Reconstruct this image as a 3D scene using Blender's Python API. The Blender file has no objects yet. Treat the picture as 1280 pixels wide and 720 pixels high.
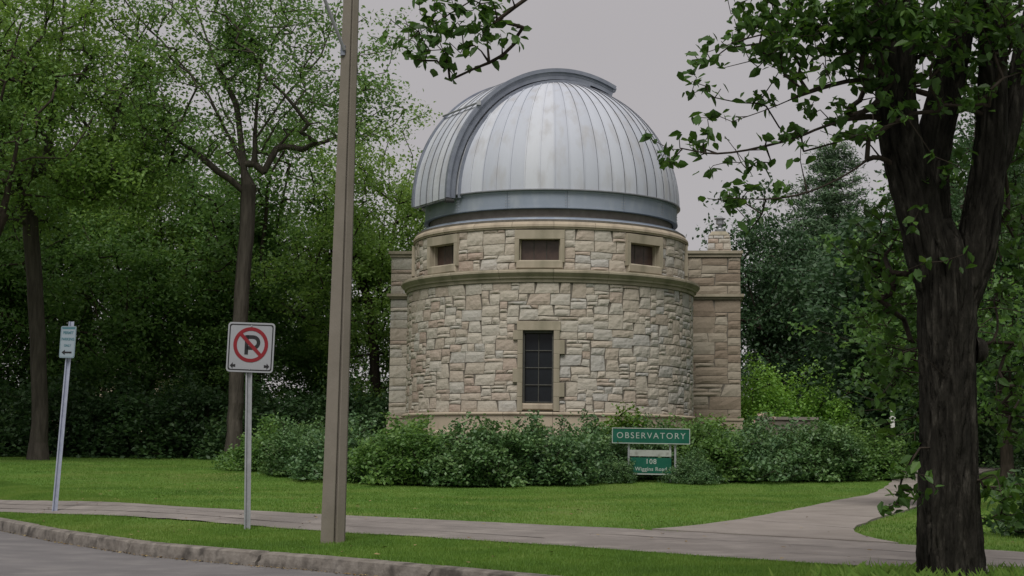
import bpy, math, random
import numpy as np
from mathutils import Vector, noise
R_ = math.radians
sc = bpy.context.scene
COL = sc.collection
# ------------------------------------------------------------------ camera, sky, sun, exposure
cam_d = bpy.data.cameras.new("camera"); cam = bpy.data.objects.new("camera", cam_d); COL.objects.link(cam)
cam.location = (0, 0, 1.2)
cam.rotation_euler = (R_(90 + 5.9), R_(-.6), 0)
cam_d.sensor_width = 36; cam_d.lens = 36 * 2050 / 1280
cam_d.clip_start = .1; cam_d.clip_end = 2000
sc.camera = cam
SUN_EL, SUN_AZ = 57, 192          # elevation, compass direction the light comes from (degrees, y = north)
w = bpy.data.worlds.new("World"); sc.world = w; w.use_nodes = True
nt = w.node_tree; nt.nodes.clear()
wo = nt.nodes.new('ShaderNodeOutputWorld'); bg = nt.nodes.new('ShaderNodeBackground')
sky = nt.nodes.new('ShaderNodeTexSky'); sky.sky_type = 'NISHITA'; sky.sun_disc = False
sky.sun_elevation = R_(SUN_EL); sky.sun_rotation = R_(SUN_AZ)
mx = nt.nodes.new('ShaderNodeMix'); mx.data_type = 'RGBA'; mx.inputs['Factor'].default_value = .95
tc = nt.nodes.new('ShaderNodeTexCoord'); cn = nt.nodes.new('ShaderNodeTexNoise'); cn.inputs['Scale'].default_value = 2.2; cn.inputs['Detail'].default_value = 4
cr = nt.nodes.new('ShaderNodeValToRGB')
cr.color_ramp.elements[0].position = .3; cr.color_ramp.elements[0].color = (4.42, 4.17, 4.24, 1)
cr.color_ramp.elements[1].position = .7; cr.color_ramp.elements[1].color = (4.95, 4.7, 4.76, 1)
nt.links.new(tc.outputs['Generated'], cn.inputs['Vector']); nt.links.new(cn.outputs['Fac'], cr.inputs['Fac'])
nt.links.new(sky.outputs['Color'], mx.inputs['A']); nt.links.new(cr.outputs['Color'], mx.inputs['B'])
nt.links.new(mx.outputs['Result'], bg.inputs['Color']); bg.inputs['Strength'].default_value = .1
nt.links.new(bg.outputs['Background'], wo.inputs['Surface'])
sl = bpy.data.lights.new("sun", 'SUN'); sl.energy = 3.1; sl.angle = R_(30); sl.color = (1, .96, .9)
so = bpy.data.objects.new("sun", sl); COL.objects.link(so)
sd = Vector((math.sin(R_(SUN_AZ)) * math.cos(R_(SUN_EL)), math.cos(R_(SUN_AZ)) * math.cos(R_(SUN_EL)), math.sin(R_(SUN_EL))))
so.rotation_euler = sd.to_track_quat('Z', 'Y').to_euler(); so.location = sd * 60
sc.view_settings.view_transform = 'Standard'; sc.view_settings.look = 'None'
sc.view_settings.exposure = 0; sc.view_settings.gamma = 1
sc.cycles.max_bounces = 6; sc.cycles.transparent_max_bounces = 4

# ------------------------------------------------------------------ materials
def mat(name, stops=((0, (.5, .5, .5)), (1, (.5, .5, .5))), scale=4, detail=5, rough=.8, metallic=0, bump=0, bscale=None, tint=0.,
        spec=.3, trans=0, stretch=(1, 1, 1), coord='Object', bump2=0, b2scale=60, dirt=None):
    """Noise picks a colour from the ramp; tint (a per-piece attribute) shifts along it."""
    m = bpy.data.materials.new(name); m.use_nodes = True; n = m.node_tree; n.nodes.clear(); L = n.links.new
    out = n.nodes.new('ShaderNodeOutputMaterial'); p = n.nodes.new('ShaderNodeBsdfPrincipled')
    p.inputs['Roughness'].default_value = rough; p.inputs['Metallic'].default_value = metallic
    p.inputs['Specular IOR Level'].default_value = spec
    if coord == 'World':
        g = n.nodes.new('ShaderNodeNewGeometry'); src = g.outputs['Position']
    else:
        t = n.nodes.new('ShaderNodeTexCoord'); src = t.outputs['Object']
    mp = n.nodes.new('ShaderNodeMapping'); mp.inputs['Scale'].default_value = stretch; L(src, mp.inputs['Vector'])
    nz = n.nodes.new('ShaderNodeTexNoise'); nz.inputs['Scale'].default_value = scale; nz.inputs['Detail'].default_value = detail; nz.inputs['Roughness'].default_value = .6
    L(mp.outputs['Vector'], nz.inputs['Vector'])
    cr = n.nodes.new('ShaderNodeValToRGB'); e = cr.color_ramp.elements
    while len(e) < len(stops): e.new(.5)
    for k, (pos, c) in enumerate(stops): e[k].position = pos; e[k].color = (*c, 1)
    if tint > 0:
        at = n.nodes.new('ShaderNodeAttribute'); at.attribute_name = 'tint'
        a = n.nodes.new('ShaderNodeMath'); a.operation = 'MULTIPLY'; a.inputs[1].default_value = tint; L(at.outputs['Fac'], a.inputs[0])
        b = n.nodes.new('ShaderNodeMath'); b.operation = 'MULTIPLY_ADD'; b.inputs[1].default_value = 1 - tint; L(nz.outputs['Fac'], b.inputs[0]); L(a.outputs[0], b.inputs[2])
        L(b.outputs[0], cr.inputs['Fac'])
    else: L(nz.outputs['Fac'], cr.inputs['Fac'])
    colour = cr.outputs['Color']
    if dirt:
        dn = n.nodes.new('ShaderNodeTexNoise'); dn.inputs['Scale'].default_value = dirt[0]; dn.inputs['Detail'].default_value = 6
        dm = n.nodes.new('ShaderNodeMapping'); dm.inputs['Scale'].default_value = dirt[3] if len(dirt) > 3 else (1, 1, 1); L(src, dm.inputs['Vector']); L(dm.outputs['Vector'], dn.inputs['Vector'])
        dr = n.nodes.new('ShaderNodeMapRange'); dr.inputs['From Min'].default_value = .5; dr.inputs['From Max'].default_value = .7; dr.inputs['To Max'].default_value = dirt[2]
        L(dn.outputs['Fac'], dr.inputs['Value'])
        mm = n.nodes.new('ShaderNodeMix'); mm.data_type = 'RGBA'; mm.inputs['B'].default_value = (*dirt[1], 1)
        L(dr.outputs['Result'], mm.inputs['Factor']); L(colour, mm.inputs['A']); colour = mm.outputs['Result']
    L(colour, p.inputs['Base Color'])
    if bump:
        bn = n.nodes.new('ShaderNodeTexNoise'); bn.inputs['Scale'].default_value = bscale or scale * 4; bn.inputs['Detail'].default_value = 6
        L(mp.outputs['Vector'], bn.inputs['Vector'])
        bu = n.nodes.new('ShaderNodeBump'); bu.inputs['Strength'].default_value = 1; bu.inputs['Distance'].default_value = bump
        L(bn.outputs['Fac'], bu.inputs['Height']); L(bu.outputs['Normal'], p.inputs['Normal'])
    if trans:
        tr = n.nodes.new('ShaderNodeBsdfTranslucent'); ms = n.nodes.new('ShaderNodeMixShader'); ms.inputs['Fac'].default_value = trans
        hs = n.nodes.new('ShaderNodeHueSaturation'); hs.inputs['Value'].default_value = 1.35; hs.inputs['Saturation'].default_value = 1.1; hs.inputs['Hue'].default_value = .485
        L(colour, hs.inputs['Color']); L(hs.outputs['Color'], tr.inputs['Color'])
        L(p.outputs['BSDF'], ms.inputs[1]); L(tr.outputs['BSDF'], ms.inputs[2]); L(ms.outputs['Shader'], out.inputs['Surface'])
    else: L(p.outputs['BSDF'], out.inputs['Surface'])
    return m
def leafmat(name, a, b, c, rough=.5, trans=.35): 
    return mat(name, ((0, a), (.5, b), (1, c)), 1.3, 3, rough, tint=.75, trans=trans, coord='Object', spec=.35)
M = {}
M['stone'] = mat('ashlar_stone', ((0, (.27, .185, .15)), (.12, (.34, .275, .23)), (.3, (.385, .34, .285)), (.5, (.41, .375, .32)), (.7, (.395, .37, .325)), (.86, (.37, .36, .34)), (1, (.44, .43, .41))), 5, 6, .9, bump=.02, bscale=11, tint=.76, spec=.15, dirt=(6, (.2, .165, .12), .45))
M['brownstone'] = mat('brown_ashlar_stone', ((0, (.20, .155, .12)), (.3, (.245, .205, .16)), (.6, (.28, .245, .195)), (1, (.32, .29, .24))), 5, 6, .9, bump=.014, bscale=11, tint=.8, spec=.15, dirt=(5, (.15, .12, .09), .4))
M['mortar'] = mat('mortar', ((.3, (.10, .09, .075)), (.7, (.16, .142, .12))), 9, 4, .95, bump=.004)
M['trim'] = mat('dressed_stone', ((.25, (.28, .245, .19)), (.75, (.37, .33, .26))), 2.2, 6, .85, bump=.003, bscale=50, spec=.15, dirt=(1.6, (.13, .125, .085), .65, (1, 1, .35)))
M['plinth'] = mat('plinth_stone', ((.3, (.33, .28, .215)), (.7, (.40, .345, .27))), 1.2, 6, .85, bump=.003, bscale=40, spec=.15, dirt=(2.2, (.16, .13, .1), .55, (1, 1, .3)))
M['dome'] = mat('weathered_aluminium', ((.15, (.37, .395, .455)), (.5, (.425, .45, .51)), (.85, (.485, .505, .55))), .7, 5, .72, .0, tint=.5, coord='World', bump=.003, bscale=3, stretch=(1, 1, .5), spec=.2, dirt=(3, (.33, .325, .33), .6, (1, 1, .3)))
M['seam'] = mat('dark_seam_metal', ((.3, (.20, .21, .23)), (.7, (.3, .31, .33))), 6, 4, .5, .6)
M['rail'] = mat('grey_rail_metal', ((.3, (.20, .22, .275)), (.7, (.29, .315, .375))), 3, 5, .48, .5, bump=.002)
M['skirt'] = mat('blue_grey_metal', ((.25, (.22, .26, .325)), (.75, (.30, .34, .41))), 1.4, 5, .5, .35, tint=.3, coord='World', dirt=(3, (.4, .43, .46), .4, (1, 1, .4)))
M['brown'] = mat('brown_painted_band', ((.3, (.14, .12, .105)), (.7, (.20, .175, .155))), 5, 4, .8)
M['black'] = mat('black_iron', ((.3, (.02, .02, .02)), (.7, (.04, .04, .04))), 8, 3, .5)
M['glass'] = mat('dark_window_glass', ((.3, (.008, .009, .011)), (.7, (.016, .02, .024))), 1.5, 3, .1, spec=.22)
M['redglass'] = mat('brown_shuttered_glass', ((.3, (.045, .028, .024)), (.7, (.085, .055, .045))), 6, 3, .35, spec=.5)
M['muntin'] = mat('dark_muntin', ((.3, (.05, .05, .045)), (.7, (.08, .08, .07))), 8, 3, .6)
M['asphalt'] = mat('road_asphalt', ((.3, (.105, .10, .103)), (.7, (.15, .143, .145))), 1.1, 8, .9, bump=.004, bscale=70, coord='World', dirt=(1.6, (.20, .19, .185), .55, (1, 1, 1)))
M['walk'] = mat('worn_sidewalk_asphalt', ((.3, (.145, .13, .12)), (.7, (.205, .186, .174))), 1.3, 8, .9, bump=.004, bscale=60, coord='World', dirt=(1.8, (.27, .245, .225), .65))
M['crack'] = mat('crack_filler', ((.3, (.05, .045, .04)), (.7, (.08, .07, .06))), 8, 3, .9)
M['concrete'] = mat('path_concrete', ((.3, (.185, .165, .15)), (.7, (.25, .225, .205))), 1.6, 8, .9, bump=.003, bscale=60, coord='World', dirt=(1.1, (.15, .13, .115), .5))
M['kerb'] = mat('kerb_concrete', ((.3, (.11, .097, .084)), (.7, (.21, .192, .172))), 6, 8, .92, bump=.008, bscale=25, coord='World', dirt=(5, (.05, .045, .04), .9))
M['pole'] = mat('pole_concrete', ((.3, (.145, .13, .108)), (.7, (.185, .165, .14))), 3, 6, .8, bump=.002, bscale=60, dirt=(3, (.15, .13, .1), .5, (1, 1, .15)))
M['galv'] = mat('galvanised_steel', ((.3, (.30, .31, .33)), (.7, (.40, .41, .44))), 9, 4, .45, .55)
M['galv_b'] = mat('blue_tinged_steel', ((.3, (.30, .33, .43)), (.7, (.42, .45, .55))), 9, 4, .45, .45)
M['white'] = mat('white_sign_sheet', ((.3, (.26, .27, .295)), (.7, (.30, .31, .335))), 3, 4, .5)
M['pale'] = mat('pale_blue_sign_sheet', ((.3, (.22, .27, .31)), (.7, (.26, .31, .35))), 3, 4, .5)
M['teal'] = mat('teal_print', ((.3, (.05, .13, .16)), (.7, (.07, .16, .19))), 5, 3, .5)
M['red'] = mat('red_print', ((.3, (.17, .010, .016)), (.7, (.21, .014, .02))), 5, 3, .5)
M['ink'] = mat('black_print', ((.3, (.012, .012, .014)), (.7, (.02, .02, .022))), 5, 3, .5)
M['green'] = mat('green_sign_enamel', ((.3, (.005, .07, .045)), (.7, (.008, .095, .062))), 3, 4, .4, dirt=(6, (.03, .10, .08), .3))
M['signwhite'] = mat('sign_lettering', ((.3, (.28, .32, .30)), (.7, (.34, .38, .36))), 5, 3, .5)
M['panelgrey'] = mat('blank_grey_sign', ((.3, (.27, .29, .27)), (.7, (.34, .36, .34))), 4, 5, .6, dirt=(8, (.12, .12, .1), .6))
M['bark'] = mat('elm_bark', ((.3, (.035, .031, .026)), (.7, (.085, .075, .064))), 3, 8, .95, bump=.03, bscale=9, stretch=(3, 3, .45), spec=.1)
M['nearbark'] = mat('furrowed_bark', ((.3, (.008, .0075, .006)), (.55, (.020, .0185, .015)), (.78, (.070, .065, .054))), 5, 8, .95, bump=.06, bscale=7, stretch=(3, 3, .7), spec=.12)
M['darkbark'] = mat('dark_bark', ((.3, (.022, .018, .014)), (.7, (.055, .045, .036))), 4, 6, .95, bump=.02, bscale=9, stretch=(3, 3, .5), spec=.1)
M['leaf_light'] = leafmat('light_green_leaves', (.09, .165, .04), (.165, .28, .07), (.26, .39, .11), trans=.5)
M['leaf_mid'] = leafmat('mid_green_leaves', (.055, .12, .035), (.11, .21, .06), (.19, .31, .09), trans=.47)
M['leaf_dark'] = leafmat('dark_green_leaves', (.022, .052, .02), (.045, .095, .035), (.085, .15, .052), trans=.35)
M['leaf_deep'] = leafmat('deep_green_leaves', (.024, .058, .026), (.048, .098, .044), (.085, .155, .064), trans=.33)
M['leaf_near'] = leafmat('near_elm_leaves', (.028, .065, .014), (.05, .115, .022), (.10, .19, .036), trans=.38)
M['leaf_pine'] = leafmat('pine_needles', (.045, .09, .045), (.08, .14, .07), (.13, .205, .095), trans=.12)
M['leaf_lime'] = leafmat('yellow_green_leaves', (.13, .27, .055), (.19, .36, .07), (.27, .45, .10), trans=.4)
M['leaf_shrub'] = leafmat('blue_green_shrub_leaves', (.042, .095, .036), (.085, .165, .058), (.155, .245, .085), .45, .28)
M['leaf_shrub_light'] = leafmat('mid_green_shrub_leaves', (.045, .10, .045), (.09, .17, .07), (.16, .26, .09), .45, .3)
M['leaf_fresh'] = leafmat('fresh_shoot_leaves', (.07, .15, .025), (.10, .19, .03), (.15, .25, .045), trans=.35)
M['flower'] = leafmat('pink_petals', (.38, .22, .2), (.45, .34, .3), (.5, .42, .3), trans=.2)
M['grassblade'] = leafmat('grass_blades', (.075, .155, .026), (.12, .225, .036), (.195, .28, .066), .6, .35)
M['white_paint'] = mat('white_painted_wood', ((.3, (.65, .65, .62)), (.7, (.78, .78, .75))), 4, 4, .6)
M['stucco'] = mat('beige_stucco', ((.3, (.52, .43, .35)), (.7, (.6, .5, .41))), 4, 4, .9)
M['roof'] = mat('dark_shingle', ((.3, (.05, .045, .04)), (.7, (.08, .07, .065))), 5, 4, .9)
# lawn ground
def lawnmat():
    m = mat('lawn', ((.25, (.06, .125, .022)), (.5, (.085, .165, .03)), (.78, (.15, .20, .055))), .55, 8, .95, bump=.03, bscale=35, coord='World', dirt=(.5, (.17, .16, .06), .5), spec=.1)
    return m
M['lawn'] = lawnmat()
M['litter'] = mat('leaf_litter', ((.3, (.12, .075, .035)), (.7, (.26, .2, .09))), 5, 3, .9, tint=.6)

# ------------------------------------------------------------------ object helpers
ORG = {}
def worg(o): return ORG.get(o.name, Vector((0, 0, 0))) if o else Vector((0, 0, 0))
def tag(o, label=None, cat=None, group=None, kind=None):
    for k, v in (('label', label), ('category', cat), ('group', group), ('kind', kind)):
        if v: o[k] = v
    return o
def empty(name, loc, label=None, cat=None, group=None, kind=None, parent=None):
    o = bpy.data.objects.new(name, None); o.empty_display_size = .2
    COL.objects.link(o)
    if parent: o.parent = parent
    o.location = Vector(loc) - worg(parent)
    ORG[o.name] = Vector(loc)
    return tag(o, label, cat, group, kind)
def mesh(name, V, F, m, parent=None, tint=None, smooth=False, org=None):
    """V in world coordinates; the object's own origin is the centre of its geometry (or org)."""
    V = np.asarray(V, dtype=np.float64).reshape(-1, 3)
    c = Vector(org) if org is not None else Vector(((V[:, 0].min() + V[:, 0].max()) / 2, (V[:, 1].min() + V[:, 1].max()) / 2, V[:, 2].min()))
    me = bpy.data.meshes.new(name)
    L = V - np.array(c)
    if isinstance(F, np.ndarray) and F.ndim == 2:
        nf, k = F.shape
        me.vertices.add(len(V)); me.vertices.foreach_set('co', L.astype(np.float32).ravel())
        me.loops.add(nf * k); me.loops.foreach_set('vertex_index', F.astype(np.int32).ravel())
        me.polygons.add(nf); me.polygons.foreach_set('loop_start', np.arange(0, nf * k, k, dtype=np.int32))
        try: me.polygons.foreach_set('loop_total', np.full(nf, k, dtype=np.int32))
        except Exception: pass
        me.update(calc_edges=True)
    else:
        me.from_pydata(L.tolist(), [], F); me.update()
    if tint is not None:
        a = me.attributes.new('tint', 'FLOAT', 'POINT')
        t = np.full(len(V), tint, dtype=np.float32) if np.isscalar(tint) else np.asarray(tint, dtype=np.float32)
        a.data.foreach_set('value', t)
    me.polygons.foreach_set('use_smooth', [smooth] * len(me.polygons))
    me.materials.append(m)
    o = bpy.data.objects.new(name, me); COL.objects.link(o)
    if parent: o.parent = parent
    o.location = c - worg(parent)
    ORG[o.name] = c
    return o
class MB:
    def __init__(s): s.V = []; s.F = []; s.T = []
    def add(s, V, F, t=.5):
        b = len(s.V); s.V += [tuple(v) for v in V]; s.F += [tuple(b + i for i in f) for f in F]; s.T += [t] * len(V); return s
    def box(s, c, size, u=(1, 0, 0), v=(0, 1, 0), wv=(0, 0, 1)):
        c = Vector(c); u = Vector(u) * size[0] / 2; v = Vector(v) * size[1] / 2; q = Vector(wv) * size[2] / 2
        P = [c + a * u + b * v + d * q for d in (-1, 1) for a, b in ((-1, -1), (1, -1), (1, 1), (-1, 1))]
        return s.add(P, [(3, 2, 1, 0), (4, 5, 6, 7), (0, 1, 5, 4), (1, 2, 6, 5), (2, 3, 7, 6), (3, 0, 4, 7)])
    def tube(s, pts, rs, n=8, cap=True):
        pts = [Vector(p) for p in pts]; V = []; F = []
        up = Vector((.13, .97, .21)).normalized()
        for i, p in enumerate(pts):
            d = (pts[min(i + 1, len(pts) - 1)] - pts[max(i - 1, 0)]).normalized()
            a = d.cross(up)
            if a.length < .1: a = d.cross(Vector((1, 0, 0)))
            a.normalize(); b = d.cross(a)
            r = rs[i] if hasattr(rs, '__len__') else rs
            for k in range(n):
                t = 2 * math.pi * k / n; V.append(p + (a * math.cos(t) + b * math.sin(t)) * r)
        for i in range(len(pts) - 1):
            for k in range(n):
                F.append((i * n + k, i * n + (k + 1) % n, (i + 1) * n + (k + 1) % n, (i + 1) * n + k))
        if cap: F.append(tuple(range(n - 1, -1, -1))); F.append(tuple((len(pts) - 1) * n + k for k in range(n)))
        return s.add(V, F)
    def build(s, name, m, parent=None, smooth=False, org=None, tint=None):
        return mesh(name, s.V, s.F, m, parent, s.T if tint is None else tint, smooth, org)
def lathe_arc(cx, cy, prof, a0, a1, n, closed=False):
    """Profile (r, z) swept round the vertical axis from angle a0 to a1; angle 0 = towards -y, positive = towards +x."""
    V = []; F = []; m = len(prof)
    for i in range(n + 1):
        a = a0 + (a1 - a0) * i / n; sx, sy = math.sin(a), -math.cos(a)
        for r, z in prof: V.append((cx + sx * r, cy + sy * r, z))
    for i in range(n):
        for k in range(m - 1): F.append((i * m + k, (i + 1) * m + k, (i + 1) * m + k + 1, i * m + k + 1))
    if not closed:
        F.append(tuple(range(m))); F.append(tuple(n * m + k for k in range(m - 1, -1, -1)))
    return V, F

# ------------------------------------------------------------------ ground
KX = [-60, -40, -20, -12, -8.04, -6.1, -4.3, -3.2, -2.02, -1.1, 2, 6, 20, 60, 160]
KY = [150, 82, 46, 33, 26.06, 22.52, 19.72, 18.56, 17.5, 16.5, 12.9, 8.7, -6, -48, -150]
_kx = np.linspace(-60, 160, 4401); _ky = np.interp(_kx, KX, KY)
_kern = np.hanning(19); _kern /= _kern.sum()
_ks = np.convolve(np.pad(_ky, 9, mode='edge'), _kern, mode='valid')
_ks[:30] = _ky[:30]; _ks[-30:] = _ky[-30:]
def yk(x): return np.interp(x, _kx, _ks)
BY = [0, 14, 18, 21.5, 24.5, 30, 36, 42, 50, 60, 100, 400]
BZ = [.15, .16, .18, .25, .35, .42, .5, .8, 1.05, 1.12, 1.3, 1.6]
_by = np.linspace(0, 400, 4001); _bz = np.interp(_by, BY, BZ); _bs = np.convolve(np.pad(_bz, 12, mode='edge'), np.ones(25) / 25, mode='valid')
def zt(x, y):
    q = (y - yk(x)) * .7
    s = np.clip(q / 3., 0, 1); s = s * s * (3 - 2 * s)
    return .15 + (np.interp(y, _by, _bs) - .15) * s
def zg(x, y): return float(zt(x, y))
xs = np.concatenate([np.linspace(-59, -22, 20), np.linspace(-20, 24, 150), np.linspace(26, 150, 32)])
qs = np.concatenate([[-60, -8, -.35, -.02, .04, .12], np.linspace(.35, 30, 86), np.geomspace(32, 420, 24)])
X, Q = np.meshgrid(xs, qs, indexing='ij'); Y = yk(X) + Q
und = np.vectorize(lambda a, b: noise.noise(Vector((a * .35, b * .35, 0))))(X, Y) * .03 * np.clip((Q - 4) / 4, 0, 1)
Z = np.where(Q > 0, zt(X, Y) - .006, -.09)
V = np.stack([X, Y, Z], -1).reshape(-1, 3); nq = len(qs)
ii, jj = np.meshgrid(np.arange(len(xs) - 1), np.arange(nq - 1), indexing='ij'); b = (ii * nq + jj).ravel()
tag(mesh('lawn', V, np.stack([b, b + nq, b + nq + 1, b + 1], -1), M['lawn'], smooth=True, org=(0, 20, 0)), 'mown green lawn rising gently from the road to the observatory', kind='structure')
# far ground
tag(mesh('ground', [(-1500, -300, -.12), (1500, -300, -.12), (1500, 1800, -.12), (-1500, 1800, -.12)], [(0, 1, 2, 3)], M['lawn'], org=(0, 0, -.12)), 'open grassy ground reaching out to the horizon', kind='structure')
# road: from the kerb foot across to beyond the camera
rx = np.concatenate([np.linspace(-59, -14, 40), np.linspace(-13.8, 12, 160), np.linspace(13, 120, 60)])
rq = np.array([-.16, -1, -3, -6, -10, -15, -22])
X, Q = np.meshgrid(rx, rq, indexing='ij'); Y = yk(X) + Q; Z = np.zeros_like(X) + .0 + np.minimum(-Q, 6) * .004
V = np.stack([X, Y, Z], -1).reshape(-1, 3); nq = len(rq)
ii, jj = np.meshgrid(np.arange(len(rx) - 1), np.arange(nq - 1), indexing='ij'); b = (ii * nq + jj).ravel()
tag(mesh('road', V, np.stack([b, b + nq, b + nq + 1, b + 1], -1), M['asphalt'], smooth=True, org=(0, 0, 0)), 'grey asphalt road curving along the kerb', kind='structure')

# kerb
rng = random.Random(5); NR = np.random.RandomState(5)
cxs = np.linspace(-30, 14, 2200); cys = yk(cxs); arc = np.concatenate([[0], np.cumsum(np.hypot(np.diff(cxs), np.diff(cys)))])
kerb = empty('kerb', (-3.2, 18.7, 0), 'weathered chipped concrete kerb between road and grass verge', kind='structure')
kprof = [(-.155, -.04), (-.15, .045), (-.142, .10), (-.132, .138), (-.105, .154), (-.03, .158), (.05, .156), (.07, -.04)]
s = 1.
while s < arc[-1] - 3:
    Lk = rng.uniform(2.1, 2.9); n = 44; Vv = []; Ff = []
    dz = rng.uniform(-.012, .012); dq = rng.uniform(-.012, .012)
    for i in range(n + 1):
        a = s + .02 + (Lk - .04) * i / n
        x = np.interp(a, arc, cxs); y = np.interp(a, arc, cys)
        x2 = np.interp(a + .1, arc, cxs); y2 = np.interp(a + .1, arc, cys); t = Vector((x2 - x, y2 - y, 0)).normalized(); nn = Vector((-t.y, t.x, 0))
        e = min(i, n - i)
        for k, (q, z) in enumerate(kprof):
            p = Vector((x, y, 0)) + nn * (q * (1) - (-.0))
            f = noise.noise(Vector((p.x * 5, p.y * 5, z * 9))) * .004 + noise.noise(Vector((p.x * 13, p.y * 13, z * 12))) * .004
            if e == 0 and 1 < k < 6: z -= rng.uniform(.015, .05); q += .02
            elif e == 1 and 1 < k < 4: z -= rng.uniform(0, .02)
            p = Vector((x, y, 0)) + nn * (q + dq + (f if k < 4 else 0)) 
            Vv.append((p.x, p.y, z + dz + (f * .6 if 1 < k < 7 else 0)))
    m_ = len(kprof)
    for i in range(n):
        for k in range(m_ - 1): Ff.append((i * m_ + k, (i + 1) * m_ + k, (i + 1) * m_ + k + 1, i * m_ + k + 1))
    Ff.append(tuple(range(m_))); Ff.append(tuple(n * m_ + k for k in range(m_ - 1, -1, -1)))
    mesh('kerb_stone', Vv, Ff, M['kerb'], kerb); s += Lk

def smooth_pts(P, k=3):
    P = [np.array(p, float) for p in P]
    for _ in range(k):
        Q = [P[0]]
        for a, b in zip(P[:-1], P[1:]): Q += [a * .75 + b * .25, a * .25 + b * .75]
        P = Q + [P[-1]]
    return np.array(P)
def resample(P, n):
    d = np.concatenate([[0], np.cumsum(np.hypot(*np.diff(P, axis=0).T))]); t = np.linspace(0, d[-1], n)
    return np.stack([np.interp(t, d, P[:, 0]), np.interp(t, d, P[:, 1])], -1)
SWF = smooth_pts([(-30, 66), (-22, 50), (-14, 37), (-9.5, 30.8), (-7, 27.7), (-3.9, 24.75), (-1.1, 23.3), (.7, 22.35), (1.84, 21.75), (4.2, 20.1), (5.74, 18.6), (9.5, 15), (14, 10), (24, -2)])
SWN = smooth_pts([(-31.5, 63), (-23, 47), (-13.5, 34.5), (-8.64, 28), (-6.1, 24.8), (-3.5, 22.), (-1.5, 20.4), (.56, 18.9), (2.2, 17.3), (3.5, 16.1), (5.5, 14.1), (8, 11.4), (12.5, 6.4), (22.5, -6)])
def ribbon(name, A, B, n, m, lift, mt, edge=.03, cross=6, **kw):
    A = resample(A, n); B = resample(B, n); V = []; 
    for i in range(n):
        ja = noise.noise(Vector((A[i][0] * 2.2, A[i][1] * 2.2, 3))) * edge; jb = noise.noise(Vector((B[i][0] * 2.2, B[i][1] * 2.2, 9))) * edge
        d = (B[i] - A[i]) / np.linalg.norm(B[i] - A[i])
        a = A[i] + d * ja; b_ = B[i] + d * jb
        for k in range(cross + 1):
            p = a + (b_ - a) * k / cross; V.append((p[0], p[1], zg(p[0], p[1]) + lift))
    c = cross + 1; ii, jj = np.meshgrid(np.arange(n - 1), np.arange(cross), indexing='ij'); b = (ii * c + jj).ravel()
    return mesh(name, V, np.stack([b, b + 1, b + c + 1, b + c], -1), mt, smooth=True, **kw)
tag(ribbon('sidewalk', SWN, SWF, 420, 0, .014, M['walk'], .1, 8, org=(0, 21, 0)), 'worn grey sidewalk running parallel to the road', kind='structure')
# long cracks lying in the sidewalk, as thin sunken-looking filler strips
An = resample(SWN, 420); Bn = resample(SWF, 420)
ckv = []; ckf = []
for off, i0, i1 in ((.30, 150, 260), (.33, 275, 330), (.66, 190, 300)):
    for i in range(i0, i1):
        wv = .013 * (.4 + abs(noise.noise(Vector((i * .13, off * 9, 0)))) * 2.2)
        t = off + .05 * noise.noise(Vector((i * .07, off * 20, 1))) + .015 * noise.noise(Vector((i * .5, off * 20, 1)))
        p = An[i] + (Bn[i] - An[i]) * t
        b = len(ckv); q1 = (p[0] - .7 * wv, p[1] - .7 * wv); q2 = (p[0] + .7 * wv, p[1] + .7 * wv)
        ckv += [(q1[0], q1[1], zg(*q1) + .018), (q2[0], q2[1], zg(*q2) + .018)]
        if i > i0: ckf.append((b - 2, b, b + 1, b - 1))
tag(mesh('sidewalk_crack_filler', ckv, ckf, M['crack'], org=(0, 20, 0)), 'dark wavering cracks running along the sidewalk', kind='stuff')
# concrete path to the right of the building, slab by slab
PL = resample(smooth_pts([(1.84, 21.78), (2.6, 22.6), (3.4, 24.0), (4.56, 26.86), (6.11, 31.2), (7.43, 34.46), (9.15, 39.6), (10.3, 44.5), (12.5, 50), (16, 56)]), 60)
PR = resample(smooth_pts([(4.6, 19.75), (4.42, 20.7), (4.5, 22.2), (5.3, 24.2), (7.15, 29.0), (8.9, 33.8), (10.75, 38.5), (12.2, 43.5), (14.4, 49), (18, 54.5)]), 60)
path = empty('path', (5, 26, zg(5, 26)), 'pale concrete slab path branching off the sidewalk past the shrubs', kind='structure')
for i in range(0, 57, 4):
    V = []; cr_ = 6
    for k in range(5):
        f = (k / 4) * .985 + .0075; t = min(i + f * 4, 59); a = np.array([np.interp(t, range(60), PL[:, 0]), np.interp(t, range(60), PL[:, 1])]); b_ = np.array([np.interp(t, range(60), PR[:, 0]), np.interp(t, range(60), PR[:, 1])])
        for c in range(cr_ + 1):
            p = a + (b_ - a) * c / cr_; e = 1 if c in (0, cr_) else 0
            p = p + e * (b_ - a) / np.linalg.norm(b_ - a) * noise.noise(Vector((p[0] * 2.5, p[1] * 2.5, 0))) * .09
            V.append((p[0], p[1], zg(p[0], p[1]) + .026 + rng.uniform(-.001, .001)))
    F = []
    for k in range(4):
        for c in range(cr_): q = k * (cr_ + 1) + c; F.append((q, q + 1, q + cr_ + 2, q + cr_ + 1))
    nb = len(V)
    rim = [c for c in range(cr_ + 1)] + [k * (cr_ + 1) + cr_ for k in range(1, 5)] + [4 * (cr_ + 1) + c for c in range(cr_ - 1, -1, -1)] + [k * (cr_ + 1) for k in range(3, 0, -1)]
    for r in rim: V.append((V[r][0], V[r][1], V[r][2] - .06))
    for k in range(len(rim)): F.append((rim[k], nb + k, nb + (k + 1) % len(rim), rim[(k + 1) % len(rim)]))
    mesh('concrete_slab', V, F, M['concrete'], path)

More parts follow.
